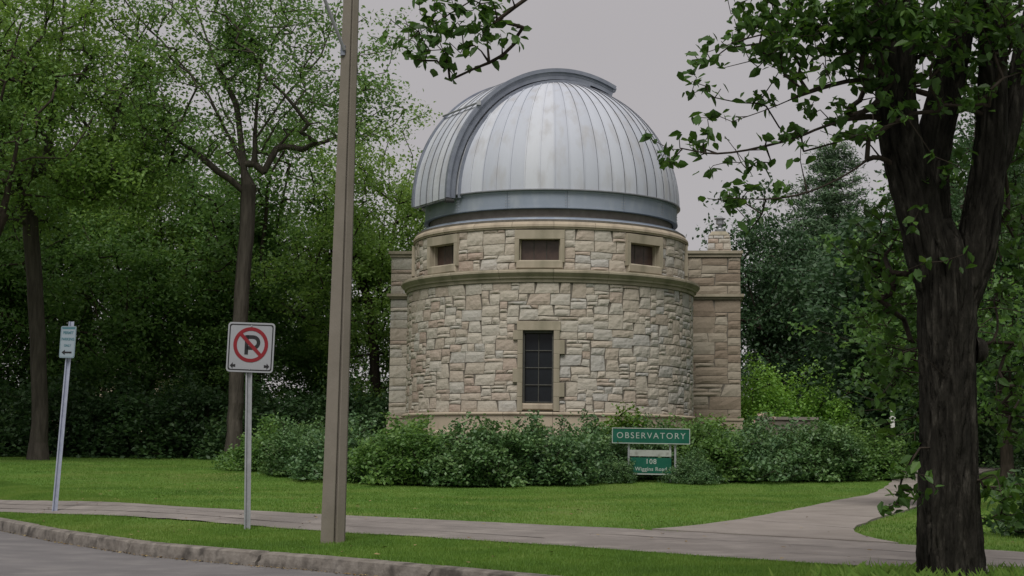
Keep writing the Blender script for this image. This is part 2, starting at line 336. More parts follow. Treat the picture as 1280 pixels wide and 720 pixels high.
# ------------------------------------------------------------------ grass
def in_ribbon(x, y, A, B, marg):
    """points between two polylines A, B (both given as functions of arc, tested through polygon winding)"""
    P = np.concatenate([A, B[::-1]]); inside = np.zeros(len(x), bool)
    x1, y1 = P[:, 0], P[:, 1]; x2, y2 = np.roll(x1, -1), np.roll(y1, -1)
    for a, b, c, d in zip(x1, y1, x2, y2):
        k = ((b > y) != (d > y)) & (x < (c - a) * (y - b) / ((d - b) if d != b else 1e-9) + a); inside ^= k
    return inside
def blades(n, x0, x1, q0, q1, h, wd, rs):
    r = np.random.RandomState(rs); x = r.uniform(x0, x1, n); y = yk(x) + r.uniform(q0, q1, n)
    k = np.abs(x) < y * .36 + 1.5; x, y = x[k], y[k]; k = y > 9; x, y = x[k], y[k]
    ok = ~in_ribbon(x, y, resample(SWN, 120), resample(SWF, 120), 0) & ~in_ribbon(x, y, PL, PR, 0)
    ok &= ((x - 1.04) ** 2 + (y - 46.6) ** 2 > 20)
    x, y = x[ok], y[ok]; od = np.lexsort((x + .0, np.floor(y * 8))); x, y = x[od], y[od]; n = len(x); z = zt(x, y)
    hh = h * r.uniform(.5, 1.25, n); a = r.uniform(0, 2 * np.pi, n); lean = r.uniform(0, .7, n) * hh; la = r.uniform(0, 2 * np.pi, n)
    dx, dy = np.cos(a) * wd / 2, np.sin(a) * wd / 2
    thin_ = np.array([noise.noise(Vector((a * .5, b * .32, 7))) + .35 * noise.noise(Vector((a * 3, b * 3, 2))) for a, b in zip(x[::6], y[::6])]); thin_ = np.repeat(thin_, 6)[:n]
    if len(thin_) < n: thin_ = np.pad(thin_, (0, n - len(thin_)))
    hh = np.where((thin_ > .3) & (r.uniform(0, 1, n) < .8), hh * .15, hh)
    V = np.stack([np.stack([x - dx, y - dy, z - .005], -1), np.stack([x + dx, y + dy, z - .005], -1), np.stack([x + np.cos(la) * lean, y + np.sin(la) * lean, z + hh], -1)], 1).reshape(-1, 3)
    F = np.arange(3 * n).reshape(-1, 3); pn_ = np.array([noise.noise(Vector((a * .55, b * .55, 0))) + .6 * noise.noise(Vector((a * 2.1, b * 2.1, 4))) for a, b in zip(x[::6], y[::6])]); pn_ = np.repeat(pn_, 6)[:n]
    srt = pn_; t = np.repeat(np.clip(r.normal(.5, .16, n) + srt * .8, 0, 1), 3)
    return V, F, t
def merge(*L):
    Vs, Fs, Ts, b = [], [], [], 0
    for V, F, t in L: Vs.append(V); Fs.append(F + b); Ts.append(t); b += len(V)
    return np.concatenate(Vs), np.concatenate(Fs), np.concatenate(Ts)
V, F, t = merge(blades(300000, -12, 7, .13, 5.2, .034, .009, 1))
tag(mesh('grass', V, F, M['grassblade'], tint=t, org=(0, 18, 0)), 'short mown grass of the verge between kerb and sidewalk', kind='stuff')
V, F, t = merge(blades(420000, -17, 13, 4, 34, .028, .014, 2))
tag(mesh('grass', V, F, M['grassblade'], tint=t, org=(0, 30, 0)), 'short mown lawn grass before the observatory shrubs', kind='stuff')
# taller tufts round the near trunk
r = np.random.RandomState(8); n = 2600; a = r.uniform(0, 6.28, n); rr = .3 + np.abs(r.normal(0, .22, n)); x = 3.47 + np.cos(a) * rr * 1.6; y = 13 + np.sin(a) * rr
ok = (y > yk(x) + .1); x, y, a = x[ok], y[ok], a[ok]; n = len(x); z = zt(x, y); h = r.uniform(.08, .26, n); la = r.uniform(0, 6.28, n); ln = r.uniform(.2, .8, n) * h
V = np.stack([np.stack([x - .0025, y, z - .01], -1), np.stack([x + .0035, y + .002, z - .01], -1), np.stack([x + np.cos(la) * ln * .4 + .002, y + np.sin(la) * ln * .4, z + h * .7], -1), np.stack([x + np.cos(la) * ln, y + np.sin(la) * ln, z + h], -1)], 1).reshape(-1, 3)
tag(mesh('grass', V, np.arange(4 * n).reshape(-1, 4)[:, [0, 1, 3, 2]], M['grassblade'], tint=np.repeat(r.uniform(.3, .9, n), 4), org=(3.4, 13, .2)), 'long unmown grass tufts round the foot of the near elm', kind='stuff')
# dry leaf litter in the gutter
r = np.random.RandomState(9); n = 500; x = r.uniform(-8.5, 0, n); y = yk(x) - .24 - np.abs(r.normal(0, .1, n)); a = r.uniform(0, 6.28, n); s_ = r.uniform(.008, .028, n)
V = np.stack([np.stack([x + np.cos(a + k * 1.57) * s_ * (1 if k % 2 else .6), y + np.sin(a + k * 1.57) * s_ * (1 if k % 2 else .6), .008 + r.uniform(0, .015, n)], -1) for k in range(4)], 1).reshape(-1, 3)
tag(mesh('leaf_litter', V, np.arange(4 * n).reshape(-1, 4), M['litter'], tint=np.repeat(r.uniform(0, 1, n), 4), org=(-4, 19, 0)), 'dry brown leaf litter lying along the gutter', kind='stuff')

r = np.random.RandomState(19); n = 260; x = r.uniform(-9, 9, n); y = yk(x) + r.uniform(.3, 14, n); a = r.uniform(0, 6.28, n); s_ = r.uniform(.02, .045, n); zz = zt(x, y) + .035
V = np.stack([np.stack([x + np.cos(a + k * 1.57) * s_ * (1 if k % 2 else .6), y + np.sin(a + k * 1.57) * s_ * (1 if k % 2 else .6), zz + r.uniform(-.004, .012, n)], -1) for k in range(4)], 1).reshape(-1, 3)
tag(mesh('fallen_leaves', V, np.arange(4 * n).reshape(-1, 4), M['litter'], tint=np.repeat(r.uniform(0, 1, n), 4), org=(0, 22, 0)), 'scattered dry leaves on the lawn, verge and sidewalk', kind='stuff')
# ------------------------------------------------------------------ the observatory
CX, CY = 1.04, 46.6; TH = R_(-5.5)
def BL(x, y, z): return (CX + x * math.cos(TH) - y * math.sin(TH), CY + x * math.sin(TH) + y * math.cos(TH), z)
base_z = .85
OB = empty('observatory', (CX, CY, base_z), 'round stone observatory with silver ribbed dome behind the shrubs', 'observatory')
walls = []   # candidates: (score, V, F, tint, parent, material)
def stone_block(P, fn, mt, parent, score, tint, rs, proud=.03):
    """P: four corners (s, z) anticlockwise; fn(s, z, d) -> world point, d = outward distance from the wall face."""
    nx, ny = 4, 3; V = []; F = []; sd_ = rs.uniform(0, 99)
    tilt = (rs.uniform(-.014, .014), rs.uniform(-.014, .014)); pr = proud * rs.uniform(.65, 1.35)
    for j in range(ny + 1):
        for i in range(nx + 1):
            u, v = i / nx, j / ny
            s_ = (1 - v) * ((1 - u) * P[0][0] + u * P[1][0]) + v * ((1 - u) * P[3][0] + u * P[2][0])
            z_ = (1 - v) * ((1 - u) * P[0][1] + u * P[1][1]) + v * ((1 - u) * P[3][1] + u * P[2][1])
            edge = i in (0, nx) or j in (0, ny)
            d = pr * (.45 if edge else 1) + noise.noise(Vector((s_ * 7, z_ * 7, sd_))) * .016 * (.5 if edge else 1) + tilt[0] * (u - .5) + tilt[1] * (v - .5)
            if edge:
                k = noise.noise(Vector((s_ * 9, z_ * 9, sd_ + 5))) * .008
                s_ += k; z_ += k * .7
            V.append(fn(s_, z_, d))
    for j in range(ny):
        for i in range(nx): a = j * (nx + 1) + i; F.append((a, a + 1, a + nx + 2, a + nx + 1))
    rim = list(range(nx + 1)) + [j * (nx + 1) + nx for j in range(1, ny + 1)] + [ny * (nx + 1) + i for i in range(nx - 1, -1, -1)] + [j * (nx + 1) for j in range(ny - 1, 0, -1)]
    nb = len(V)
    for q in rim:
        i, j = q % (nx + 1), q // (nx + 1); u, v = i / nx, j / ny
        s_ = (1 - v) * ((1 - u) * P[0][0] + u * P[1][0]) + v * ((1 - u) * P[3][0] + u * P[2][0]); z_ = (1 - v) * ((1 - u) * P[0][1] + u * P[1][1]) + v * ((1 - u) * P[3][1] + u * P[2][1])
        V.append(fn(s_, z_, -.04))
    m_ = len(rim)
    for k in range(m_): F.append((rim[k], nb + k, nb + (k + 1) % m_, rim[(k + 1) % m_]))
    walls.append((score, V, F, tint, parent, mt))
def ashlar(s0, s1, z0, z1, fn, mt, parent, scorefn, seed, blocked=lambda s, z: False, du=.105, dv=.098, big=.22, proud=.03, gap=.009, tints=None):
    rs = random.Random(seed); nu = max(2, round((s1 - s0) / du)); nv = max(2, round((z1 - z0) / dv)); du = (s1 - s0) / nu; dv = (z1 - z0) / nv
    occ = [[blocked(s0 + (i + .5) * du, z0 + (j + .5) * dv) for i in range(nu)] for j in range(nv)]
    jit = {}
    def corner(i, j):
        if (i, j) not in jit:
            onb = j in (0, nv) or i in (0, nu) or any(blocked(s0 + (i + a) * du, z0 + (j + b) * dv) for a in (-.5, .5) for b in (-.5, .5))
            jit[(i, j)] = (0, 0) if onb else (rs.gauss(0, .017), rs.gauss(0, .009))
        return s0 + i * du + jit[(i, j)][0], z0 + j * dv + jit[(i, j)][1]
    for j in range(nv):
        i = 0
        while i < nu:
            if occ[j][i]: i += 1; continue
            run = 0
            while i + run < nu and not occ[j][i + run]: run += 1
            c = rs.random()
            if c < .27: w_, h_ = rs.choice([3, 4, 5, 3]), 1
            elif c < .78 - big * .4: w_, h_ = rs.choice([2, 3, 4, 4, 5, 6]), 2
            elif c < .97: w_, h_ = rs.choice([4, 5, 5, 6]), 3
            else: w_, h_ = rs.choice([4, 5]), 4
            if run <= 2: w_ = run; h_ = rs.choice([1, 2, 2])
            w_ = min(w_, run)
            if run - w_ == 1: w_ = run if w_ < 5 else w_ - 1
            hh = 1
            while hh < h_ and j + hh < nv and all(not occ[j + hh][i + k] for k in range(w_)): hh += 1
            if j + hh == nv - 1 and rs.random() < .7 and all(not occ[nv - 1][i + k] for k in range(w_)): hh += 1
            for b in range(hh):
                for k in range(w_): occ[j + b][i + k] = True
            g = gap
            A, B_, C, D = corner(i, j), corner(i + w_, j), corner(i + w_, j + hh), corner(i, j + hh)
            P = [(A[0] + g, A[1] + g), (B_[0] - g, B_[1] + g), (C[0] - g, C[1] - g), (D[0] + g, D[1] - g)]
            if w_ >= 3 and hh >= 3 and rs.random() < .4: k = rs.choice([2, 3]); P[k] = (P[k][0] + (-.06 if k == 2 else .06), P[k][1])
            ti = rs.random()
            if tints: ti = tints(ti, A)
            stone_block(P, fn, mt, parent, scorefn((A[0] + C[0]) / 2) * w_ * hh * du * dv, ti, rs, proud)
            i += w_
RW, RU = 4.07, 3.88
def cyl(Rr):
    return lambda s_, z_, d: (CX + math.sin(TH + 0 + s_ / Rr) * (Rr - .03 + d), CY - math.cos(TH + s_ / Rr) * (Rr - .03 + d), z_)
# note: angle measured from the building's own front, which is turned by TH
z_pl, z_w1, z_c1, z_u1 = 2.38, 5.76, 6.10, 7.20
WL, WR_ = -.62, .66      # lower window surround, metres along the wall
def blk_low(s_, z_):
    if z_ > 4.74: return False
    l, r_ = -.54, .56
    k = int((z_ - 2.40) / .37)
    if k % 3 == 1: r_ += .13
    if k % 3 == 2: l -= .12
    return l < s_ < r_
vis = lambda Rr: (lambda s_: max(.02, math.cos(s_ / Rr)))
wall = empty('wall', (CX, CY, z_pl), parent=OB)
def tint_low(t, A):      # warmer stones to the left of the window, greyer to the right
    sft = A[0] / 6
    return min(1, max(0, .5 + (t - .5) * .95 + sft * .20))
ashlar(-RW * R_(96), RW * R_(96), z_pl, z_w1, cyl(RW), M['stone'], wall, vis(RW), 11, blk_low, tints=tint_low, proud=.024)
UW = [k * 45 for k in range(-3, 5)]
def blk_up(s_, z_):
    for a in UW:
        if abs(s_ - RU * R_(a)) < .64: return True
    return False
upper = empty('upper_wall', (CX, CY, z_c1), parent=OB)
ashlar(-RU * R_(96), RU * R_(96), z_c1 + .02, z_u1, cyl(RU), M['stone'], upper, vis(RU), 23, blk_up, tints=tint_low)
# mortar cores with window openings left out
def core(Rr, z0, z1, holes, name, parent):
    """holes: (angle centre, half width m, z0, z1)"""
    angs = set(np.round(np.linspace(-180, 180, 121), 3)); zsx = {z0, z1}
    for a, hw, p, q in holes:
        angs |= {round(a - math.degrees(hw / Rr), 3), round(a + math.degrees(hw / Rr), 3)}; zsx |= {p, q}
    angs = sorted(x for x in angs if -180 <= x <= 180); zsx = sorted(zsx); V = []; F = []
    for a in angs:
        for z in zsx: V.append((CX + math.sin(TH + R_(a)) * (Rr - .035), CY - math.cos(TH + R_(a)) * (Rr - .035), z))
    m_ = len(zsx)
    for i in range(len(angs) - 1):
        for k in range(m_ - 1):
            am, zm = (angs[i] + angs[i + 1]) / 2, (zsx[k] + zsx[k + 1]) / 2
            if any(abs(am - a) * math.pi / 180 * Rr < hw and p < zm < q for a, hw, p, q in holes): continue
            F.append((i * m_ + k, (i + 1) * m_ + k, (i + 1) * m_ + k + 1, i * m_ + k + 1))
    mesh(name, V, F, M['mortar'], parent)
core(RW, .5, z_c1, [(0, .40, 2.6, 4.5)], 'mortar_core', wall)
core(RU, z_c1 - .1, 7.45, [(a, .56, 6.33, 6.92) for a in UW], 'mortar_core', upper)
# windows, framed in dressed stone
def frame_axes(a):
    t = TH + R_(a); return Vector((math.cos(t), math.sin(t), 0)), Vector((math.sin(t), -math.cos(t), 0))
def fbox(parent, name, a, Rr, u0, u1, z0, z1, w0, w1, mt, b=.006):
    T, N = frame_axes(a); c = Vector((CX, CY, 0)) + N * Rr
    P = []
    for w_, ins in ((w0, 0), (w1 - b, 0), (w1, b)):
        for u, z in ((u0 + ins, z0 + ins), (u1 - ins, z0 + ins), (u1 - ins, z1 - ins), (u0 + ins, z1 - ins)): P.append(c + T * u + N * w_ + Vector((0, 0, z)))
    F = [(3, 2, 1, 0), (8, 9, 10, 11)]
    for l in (0, 4):
        for k in range(4): F.append((l + k, l + (k + 1) % 4, l + 4 + (k + 1) % 4, l + 4 + k))
    return mesh(name, P, F, mt, parent)
T, N = frame_axes(0)
win = empty('window', Vector((CX, CY, 2.62)) + N * RW, parent=OB); win['label'] = 'tall narrow window with dark panes'
fbox(win, 'lintel', 0, RW, -.56, .58, 4.50, 4.735, -.35, .012, M['trim'])
zq = [2.40, 2.77, 3.14, 3.51, 3.88, 4.25, 4.496]
for k in range(6):
    l = -.54 - (.12 if k % 3 == 2 else 0); r_ = .56 + (.13 if k % 3 == 1 else 0)
    fbox(win, 'jamb_block', 0, RW, l, -.405, zq[k] + .002, zq[k + 1] - .002, -.35, .006 + .003 * (k % 2), M['trim'])
    fbox(win, 'jamb_block', 0, RW, .405, r_, zq[k] + .002, zq[k + 1] - .002, -.35, .006 + .003 * (k % 2), M['trim'])
fbox(win, 'sill', 0, RW, -.402, .402, 2.43, 2.60, -.35, .02, M['plinth'], .03)
fbox(win, 'casing', 0, RW, -.402, -.355, 2.602, 4.498, -.30, -.10, M['muntin']); fbox(win, 'casing', 0, RW, .355, .402, 2.602, 4.498, -.30, -.10, M['muntin'])
fbox(win, 'casing', 0, RW, -.353, .353, 4.43, 4.498, -.30, -.10, M['muntin'])
for k in range(4):
    z0_ = 2.64 + k * .448
    for sgn in (-1, 1): fbox(win, 'pane', 0, RW, *(sorted((sgn * .012, sgn * .352))), z0_ + .01, z0_ + .436, -.26, -.235 - .004 * ((k + sgn) % 2), M['glass'], .002)
    fbox(win, 'muntin', 0, RW, -.353, .353, z0_ - .016, z0_ + .009, -.26, -.205, M['muntin'])
fbox(win, 'muntin', 0, RW, -.012, .012, 2.65, 4.42, -.26, -.208, M['muntin'])
for a in UW:
    T, N = frame_axes(a)
    wn = empty('window', Vector((CX, CY, 6.35)) + N * RU, parent=OB)
    fbox(wn, 'lintel', a, RU, -.66, .66, 6.92, 7.16, -.33, .022, M['trim'])
    fbox(wn, 'jamb_block', a, RU, -.66, -.54, 6.30, 6.918, -.33, .024, M['trim']); fbox(wn, 'jamb_block', a, RU, .54, .66, 6.30, 6.918, -.33, .024, M['trim'])
    fbox(wn, 'sill', a, RU, -.62, .62, 6.13, 6.36, -.33, .035, M['trim'], .03)
    fbox(wn, 'casing', a, RU, -.538, -.50, 6.362, 6.918, -.28, -.12, M['trim']); fbox(wn, 'casing', a, RU, .50, .538, 6.362, 6.918, -.28, -.12, M['trim'])
    for q in (-1, 0, 1): fbox(wn, 'pane', a, RU, q * .333 - .16, q * .333 + .16, 6.37, 6.90, -.25, -.225 - .003 * abs(q), M['redglass'], .004)
    for q in (-1, 1): fbox(wn, 'muntin', a, RU, q * .1665 - .010, q * .1665 + .010, 6.363, 6.917, -.25, -.215, M['muntin'])
def ring(name, part_name, prof, nseg, mt, sub, parent=OB, gap=.0012, org_z=None):
    """A ring cut into blocks, each a piece of its own."""
    rt = empty(name, (CX, CY, prof[0][1]), parent=parent)
    for k in range(nseg):
        a0 = 2 * math.pi * k / nseg + gap; a1 = 2 * math.pi * (k + 1) / nseg - gap
        V, F = lathe_arc(CX, CY, prof, a0, a1, sub)
        mesh(part_name, V, F, mt, rt, tint=rng.random())
    return rt
ring('plinth', 'plinth_block', [(3.8, .4), (4.30, .4), (4.30, 1.86), (4.145, 1.90), (4.145, 2.30), (4.19, 2.315), (4.19, 2.35), (4.12, 2.378), (3.8, 2.378)], 20, M['plinth'], 8)
ring('cornice', 'cornice_block', [(3.8, 5.762), (4.09, 5.762), (4.10, 5.80), (4.10, 5.845), (4.15, 5.86), (4.16, 5.90), (4.215, 5.96), (4.25, 6.0), (4.25, 6.05), (4.22, 6.065), (4.22, 6.085), (3.9, 6.118), (3.7, 6.118)], 18, M['trim'], 9)
ring('coping', 'coping_block', [(3.6, 7.202), (3.9, 7.202), (3.905, 7.235), (3.93, 7.25), (3.925, 7.31), (3.88, 7.37), (3.80, 7.42), (3.6, 7.44)], 22, M['plinth'], 7)
V, F = lathe_arc(CX, CY, [(3.5, 7.43), (3.79, 7.432), (3.80, 7.46), (3.72, 7.50), (3.72, 7.53), (3.5, 7.55)], 0, 2 * math.pi, 120, True); mesh('flashing', V, F, M['skirt'], OB, tint=.5, smooth=False)
V, F = lathe_arc(CX, CY, [(3.46, 7.50), (3.46, 7.86)], 0, 2 * math.pi, 120, True); mesh('track_band', V, F, M['brown'], OB, tint=.5, smooth=True)
# ---- dome
DZ = 8.27; DR = 3.66
dome = empty('dome', (CX, CY, 7.78), parent=OB)
NG = 57
for k in range(NG):
    a0 = 2 * math.pi * k / NG; da = 2 * math.pi / NG
    V = []; F = []; rows = 26
    for j in range(rows + 1):
        la = R_(86) * j / rows; rr = DR * math.cos(la); zz = DZ + DR * math.sin(la)
        sw = min(.026 / rr, da * .3)
        for t_, e in ((0, .022), (sw, .022), (sw, 0), (.36 * da + sw, .006), (.7 * da, .006), (da, 0)):
            r1 = (DR + e) * math.cos(la); V.append((CX + math.sin(a0 + t_) * r1, CY - math.cos(a0 + t_) * r1, DZ + (DR + e) * math.sin(la)))
    V2 = []; F = []
    for c in range(5):
        b = len(V2)
        for j in range(rows + 1): V2 += [V[j * 6 + c], V[j * 6 + c + 1]]
        for j in range(rows): q = b + j * 2; F.append((q, q + 1, q + 3, q + 2))
    mesh('dome_panel', V2, F, M['dome'], dome, tint=rng.random(), smooth=True)
V, F = lathe_arc(CX, CY, [(3.62, 8.262), (3.70, 8.262), (3.70, 8.29), (3.655, 8.30)], 0, 2 * math.pi, 140, True); mesh('drip_edge', V, F, M['seam'], dome)
for k in range(14):
    a0 = 2 * math.pi * (k + .22) / 14 + .0012; a1 = a0 + 2 * math.pi / 14 - .0024
    V, F = lathe_arc(CX, CY, [(3.5, 7.785), (3.615, 7.785), (3.625, 7.79), (3.625, 7.83), (3.60, 7.835), (3.60, 8.20), (3.615, 8.205), (3.615, 8.26), (3.5, 8.26)], a0, a1, 9)
    mesh('skirt_panel', V, F, M['skirt'], dome, tint=rng.random())
rv = MB()
for k in range(14):
    a = 2 * math.pi * (k + .22) / 14
    for dz in range(5):
        for e in (-.012, .012): rv.box((CX + math.sin(a + e) * 3.603, CY - math.cos(a + e) * 3.603, 7.88 + dz * .075), (.02, .02, .02))
tag(rv.build('rivet', M['galv'], dome), kind='stuff')
# ---- shutter arch over the slit
AL = R_(29); U = Vector((-math.cos(AL), -math.sin(AL), 0)); Nn = Vector((math.sin(AL), -math.cos(AL), 0))
def sh(r, th, w_): return Vector((CX, CY, DZ)) + U * (r * math.cos(th)) + Nn * w_ + Vector((0, 0, r * math.sin(th)))
shut = empty('shutter', (CX, CY, DZ), parent=OB)
T0, T1 = R_(-1.5), R_(113)
def arch(name, prof, th0, th1, n, mt, tint=.5):
    V = []; F = []; m_ = len(prof)
    for i in range(n + 1):
        th = th0 + (th1 - th0) * i / n
        for r, w_ in prof: V.append(sh(r, th, w_))
    for i in range(n):
        for k in range(m_): F.append((i * m_ + k, (i + 1) * m_ + k, (i + 1) * m_ + (k + 1) % m_, i * m_ + (k + 1) % m_))
    F.append(tuple(range(m_ - 1, -1, -1))); F.append(tuple(n * m_ + k for k in range(m_)))
    return mesh(name, V, F, mt, shut, tint)
for sg in (1, -1):
    arch('rail', [(3.60, sg * 1.0), (3.60, sg * 1.03), (3.72, sg * 1.03), (3.72, sg * 1.045), (3.735, sg * 1.045), (3.735, sg * 1.03), (3.80, sg * 1.03), (3.80, sg * 1.09), (3.905, sg * 1.09), (3.905, sg * .98), (3.85, sg * .98)], T0, T1, 60, M['rail'])
    arch('rail_lip', [(3.47, sg * 1.10), (3.47, sg * 1.13), (3.565, sg * 1.13), (3.565, sg * 1.10)], T0, R_(100), 50, M['rail'])
for k in range(5):
    w0, w1 = -.97 + k * .388, -.97 + (k + 1) * .388 - .03
    for t0, t1 in ((T0, R_(41)), (R_(41.4), R_(77)), (R_(77.4), T1)):
        arch('shutter_panel', [(3.80, w0), (3.86 + .01 * (k % 2), w0), (3.86 + .01 * (k % 2), w1), (3.80, w1)], t0, t1, 16, M['dome'], rng.random())
    if k: arch('shutter_seam', [(3.80, w0 - .022), (3.885, w0 - .022), (3.885, w0 - .008), (3.80, w0 - .008)], T0, T1, 48, M['seam'])
mb = MB(); mb.tube([sh(3.95, R_(41.2), w_) for w_ in (-1.05, 0, .95, 1.12)], .028, 8); mb.box(sh(3.93, R_(41.2), 1.1), (.12, .12, .12)); mb.build('pull_bar', M['galv'], shut)
mb = MB(); mb.box(sh(3.82, R_(-2.5), 1.05), (.16, .16, .1)); mb.tube([sh(3.7, R_(-3), 1.12), sh(3.95, R_(-3), 1.12)], .05, 10); mb.build('rail_roller', M['black'], shut)
mb = MB(); mb.box(sh(3.82, T0, 0), (.06, 2.0, .09), U, Nn); mb.build('shutter_end', M['seam'], shut)
mb = MB(); mb.box(sh(3.80, T1, 0), (.10, 2.1, .12), (U * -math.sin(T1) + Vector((0, 0, math.cos(T1)))), Nn, (U * math.cos(T1) + Vector((0, 0, math.sin(T1))))); mb.build('shutter_end', M['rail'], shut)

# ---- the two wings behind the drum
def quadbox(name, x0, x1, y0, y1, z0, z1, mt, parent):
    P = [BL(x, y, z) for z in (z0, z1) for x, y in ((x0, y0), (x1, y0), (x1, y1), (x0, y1))]
    return mesh(name, P, [(3, 2, 1, 0), (4, 5, 6, 7), (0, 1, 5, 4), (1, 2, 6, 5), (2, 3, 7, 6), (3, 0, 4, 7)], mt, parent)
wing = empty('rear_wing', BL(0, 4.5, base_z), parent=OB)
XL, XR, Y0, Y1 = -5.13, 5.52, 3.0, 7.2
quadbox('mortar_core', XL + .03, XR - .03, Y0 + .03, Y1, .5, 7.36, M['mortar'], wing)
# (the wing's two outer ends are rusticated too)
def plane(y): return lambda s_, z_, d: BL(s_, y - d, z_)
def side(x, sg): return lambda s_, z_, d: BL(x + sg * d, s_ if sg > 0 else -s_, z_)
for (a, b_, sd2, mt) in ((XL, -3.2, 31, M['stone']), (3.2, XR, 32, M['brownstone'])):
    for z0_, z1_ in ((2.44, 5.99), (6.16, 7.28)):
        ashlar(a, b_, z0_, z1_, plane(Y0 + .03), mt, wing, lambda s_: 1.0, sd2 + int(z0_), du=.19, dv=.125, big=.1, proud=.028)
for z0_, z1_ in ((2.44, 5.99), (6.16, 7.28)):
    ashlar(Y0 + .06, Y1, z0_, z1_, side(XR - .03, 1), M['brownstone'], wing, lambda s_: .06, 41 + int(z0_), du=.2, dv=.14)
    ashlar(-Y1, -Y0 - .06, z0_, z1_, side(XL + .03, -1), M['stone'], wing, lambda s_: .06, 43 + int(z0_), du=.2, dv=.14)
def slab(name, e, z0, z1, mt, back=0):
    for x0, x1 in ((XL - e, -2.2), (2.2, XR + e)):
        nseg = 3
        for k in range(nseg):
            a = x0 + (x1 - x0) * k / nseg + .003; b_ = x0 + (x1 - x0) * (k + 1) / nseg - .003
            quadbox(name, a, b_, Y0 - e, Y1 + e, z0, z1, mt, wing)
slab('cap_stone', .03, 7.285, 7.38, M['trim']); slab('coping_block', .075, 7.383, 7.47, M['trim'])
slab('band_block', .03, 5.995, 6.07, M['trim']); slab('band_block', .10, 6.072, 6.155, M['trim'])
slab('plinth_block', .05, .5, 2.36, M['plinth']); slab('plinth_lip', .08, 2.362, 2.435, M['plinth'])
# chimney on the wing roof
ch = empty('chimney', BL(4.9, 4.6, 7.4), parent=OB)
chc = (4.92, 4.5)
def frus(x, y, hx, hy, z0, z1, tx, ty):
    P = [BL(x + a * hx, y + b * hy, z0) for a, b in ((-1, -1), (1, -1), (1, 1), (-1, 1))] + [BL(x + a * tx, y + b * ty, z1) for a, b in ((-1, -1), (1, -1), (1, 1), (-1, 1))]
    return P, [(3, 2, 1, 0), (4, 5, 6, 7), (0, 1, 5, 4), (1, 2, 6, 5), (2, 3, 7, 6), (3, 0, 4, 7)]
P, F = frus(*chc, .36, .36, 7.3, 8.12, .325, .325); mesh('mortar_core', P, F, M['mortar'], ch)
rs = random.Random(3)
for row, (z0_, z1_, cuts) in enumerate(((7.48, 7.66, (-.37, .0, .37)), (7.665, 7.86, (-.36, -.13, .12, .36)), (7.865, 8.0, (-.35, -.02, .35)), (8.005, 8.10, (-.34, -.18, .14, .34)))):
    for a, b_ in zip(cuts[:-1], cuts[1:]):
        stone_block([(a + .008, z0_), (b_ - .008, z0_), (b_ - .010, z1_ - .012), (a + .010, z1_ - .012)], lambda s_, z_, d: BL(chc[0] + s_, chc[1] - .36 - d + (z_ - 7.4) * .04, z_), M['stone'], ch, .02, rs.random(), rs, .02)
P, F = frus(*chc, .33, .33, 8.10, 8.24, .22, .22); mesh('chimney_cap', P, F, M['trim'], ch)
cp = MB(); bx, by, _ = BL(chc[0] + .03, chc[1], 0)
for (z0_, r0, z1_, r1) in ((8.24, .15, 8.32, .16), (8.32, .09, 8.36, .07), (8.36, .065, 8.46, .065), (8.46, .07, 8.50, .13), (8.50, .12, 8.64, .12), (8.64, .17, 8.67, .18), (8.67, .14, 8.76, .03)):
    cp.tube([(bx, by, z0_), (bx, by, z1_)], [r0, r1], 12)
cp.build('flue_cowl', M['galv'], ch)
# roof between the wings, drum floor
quadbox('roof', -2.2, 2.2, Y0, Y1, 7.2, 7.36, M['roof'], wing)

# turn the candidates into objects: 300 stones that show largest, the rest joined
walls.sort(key=lambda c: -c[0])
NST = 298
for sc_, V, F, t_, par, mt in walls[:NST]: mesh('stone', V, F, mt, par, tint=t_)
rest = {}
for sc_, V, F, t_, par, mt in walls[NST:]: rest.setdefault((par.name, mt.name), (par, mt, MB()))[2].add(V, F, t_)
for par, mt, b_ in rest.values(): tag(b_.build('stone', mt, par), kind='stuff')

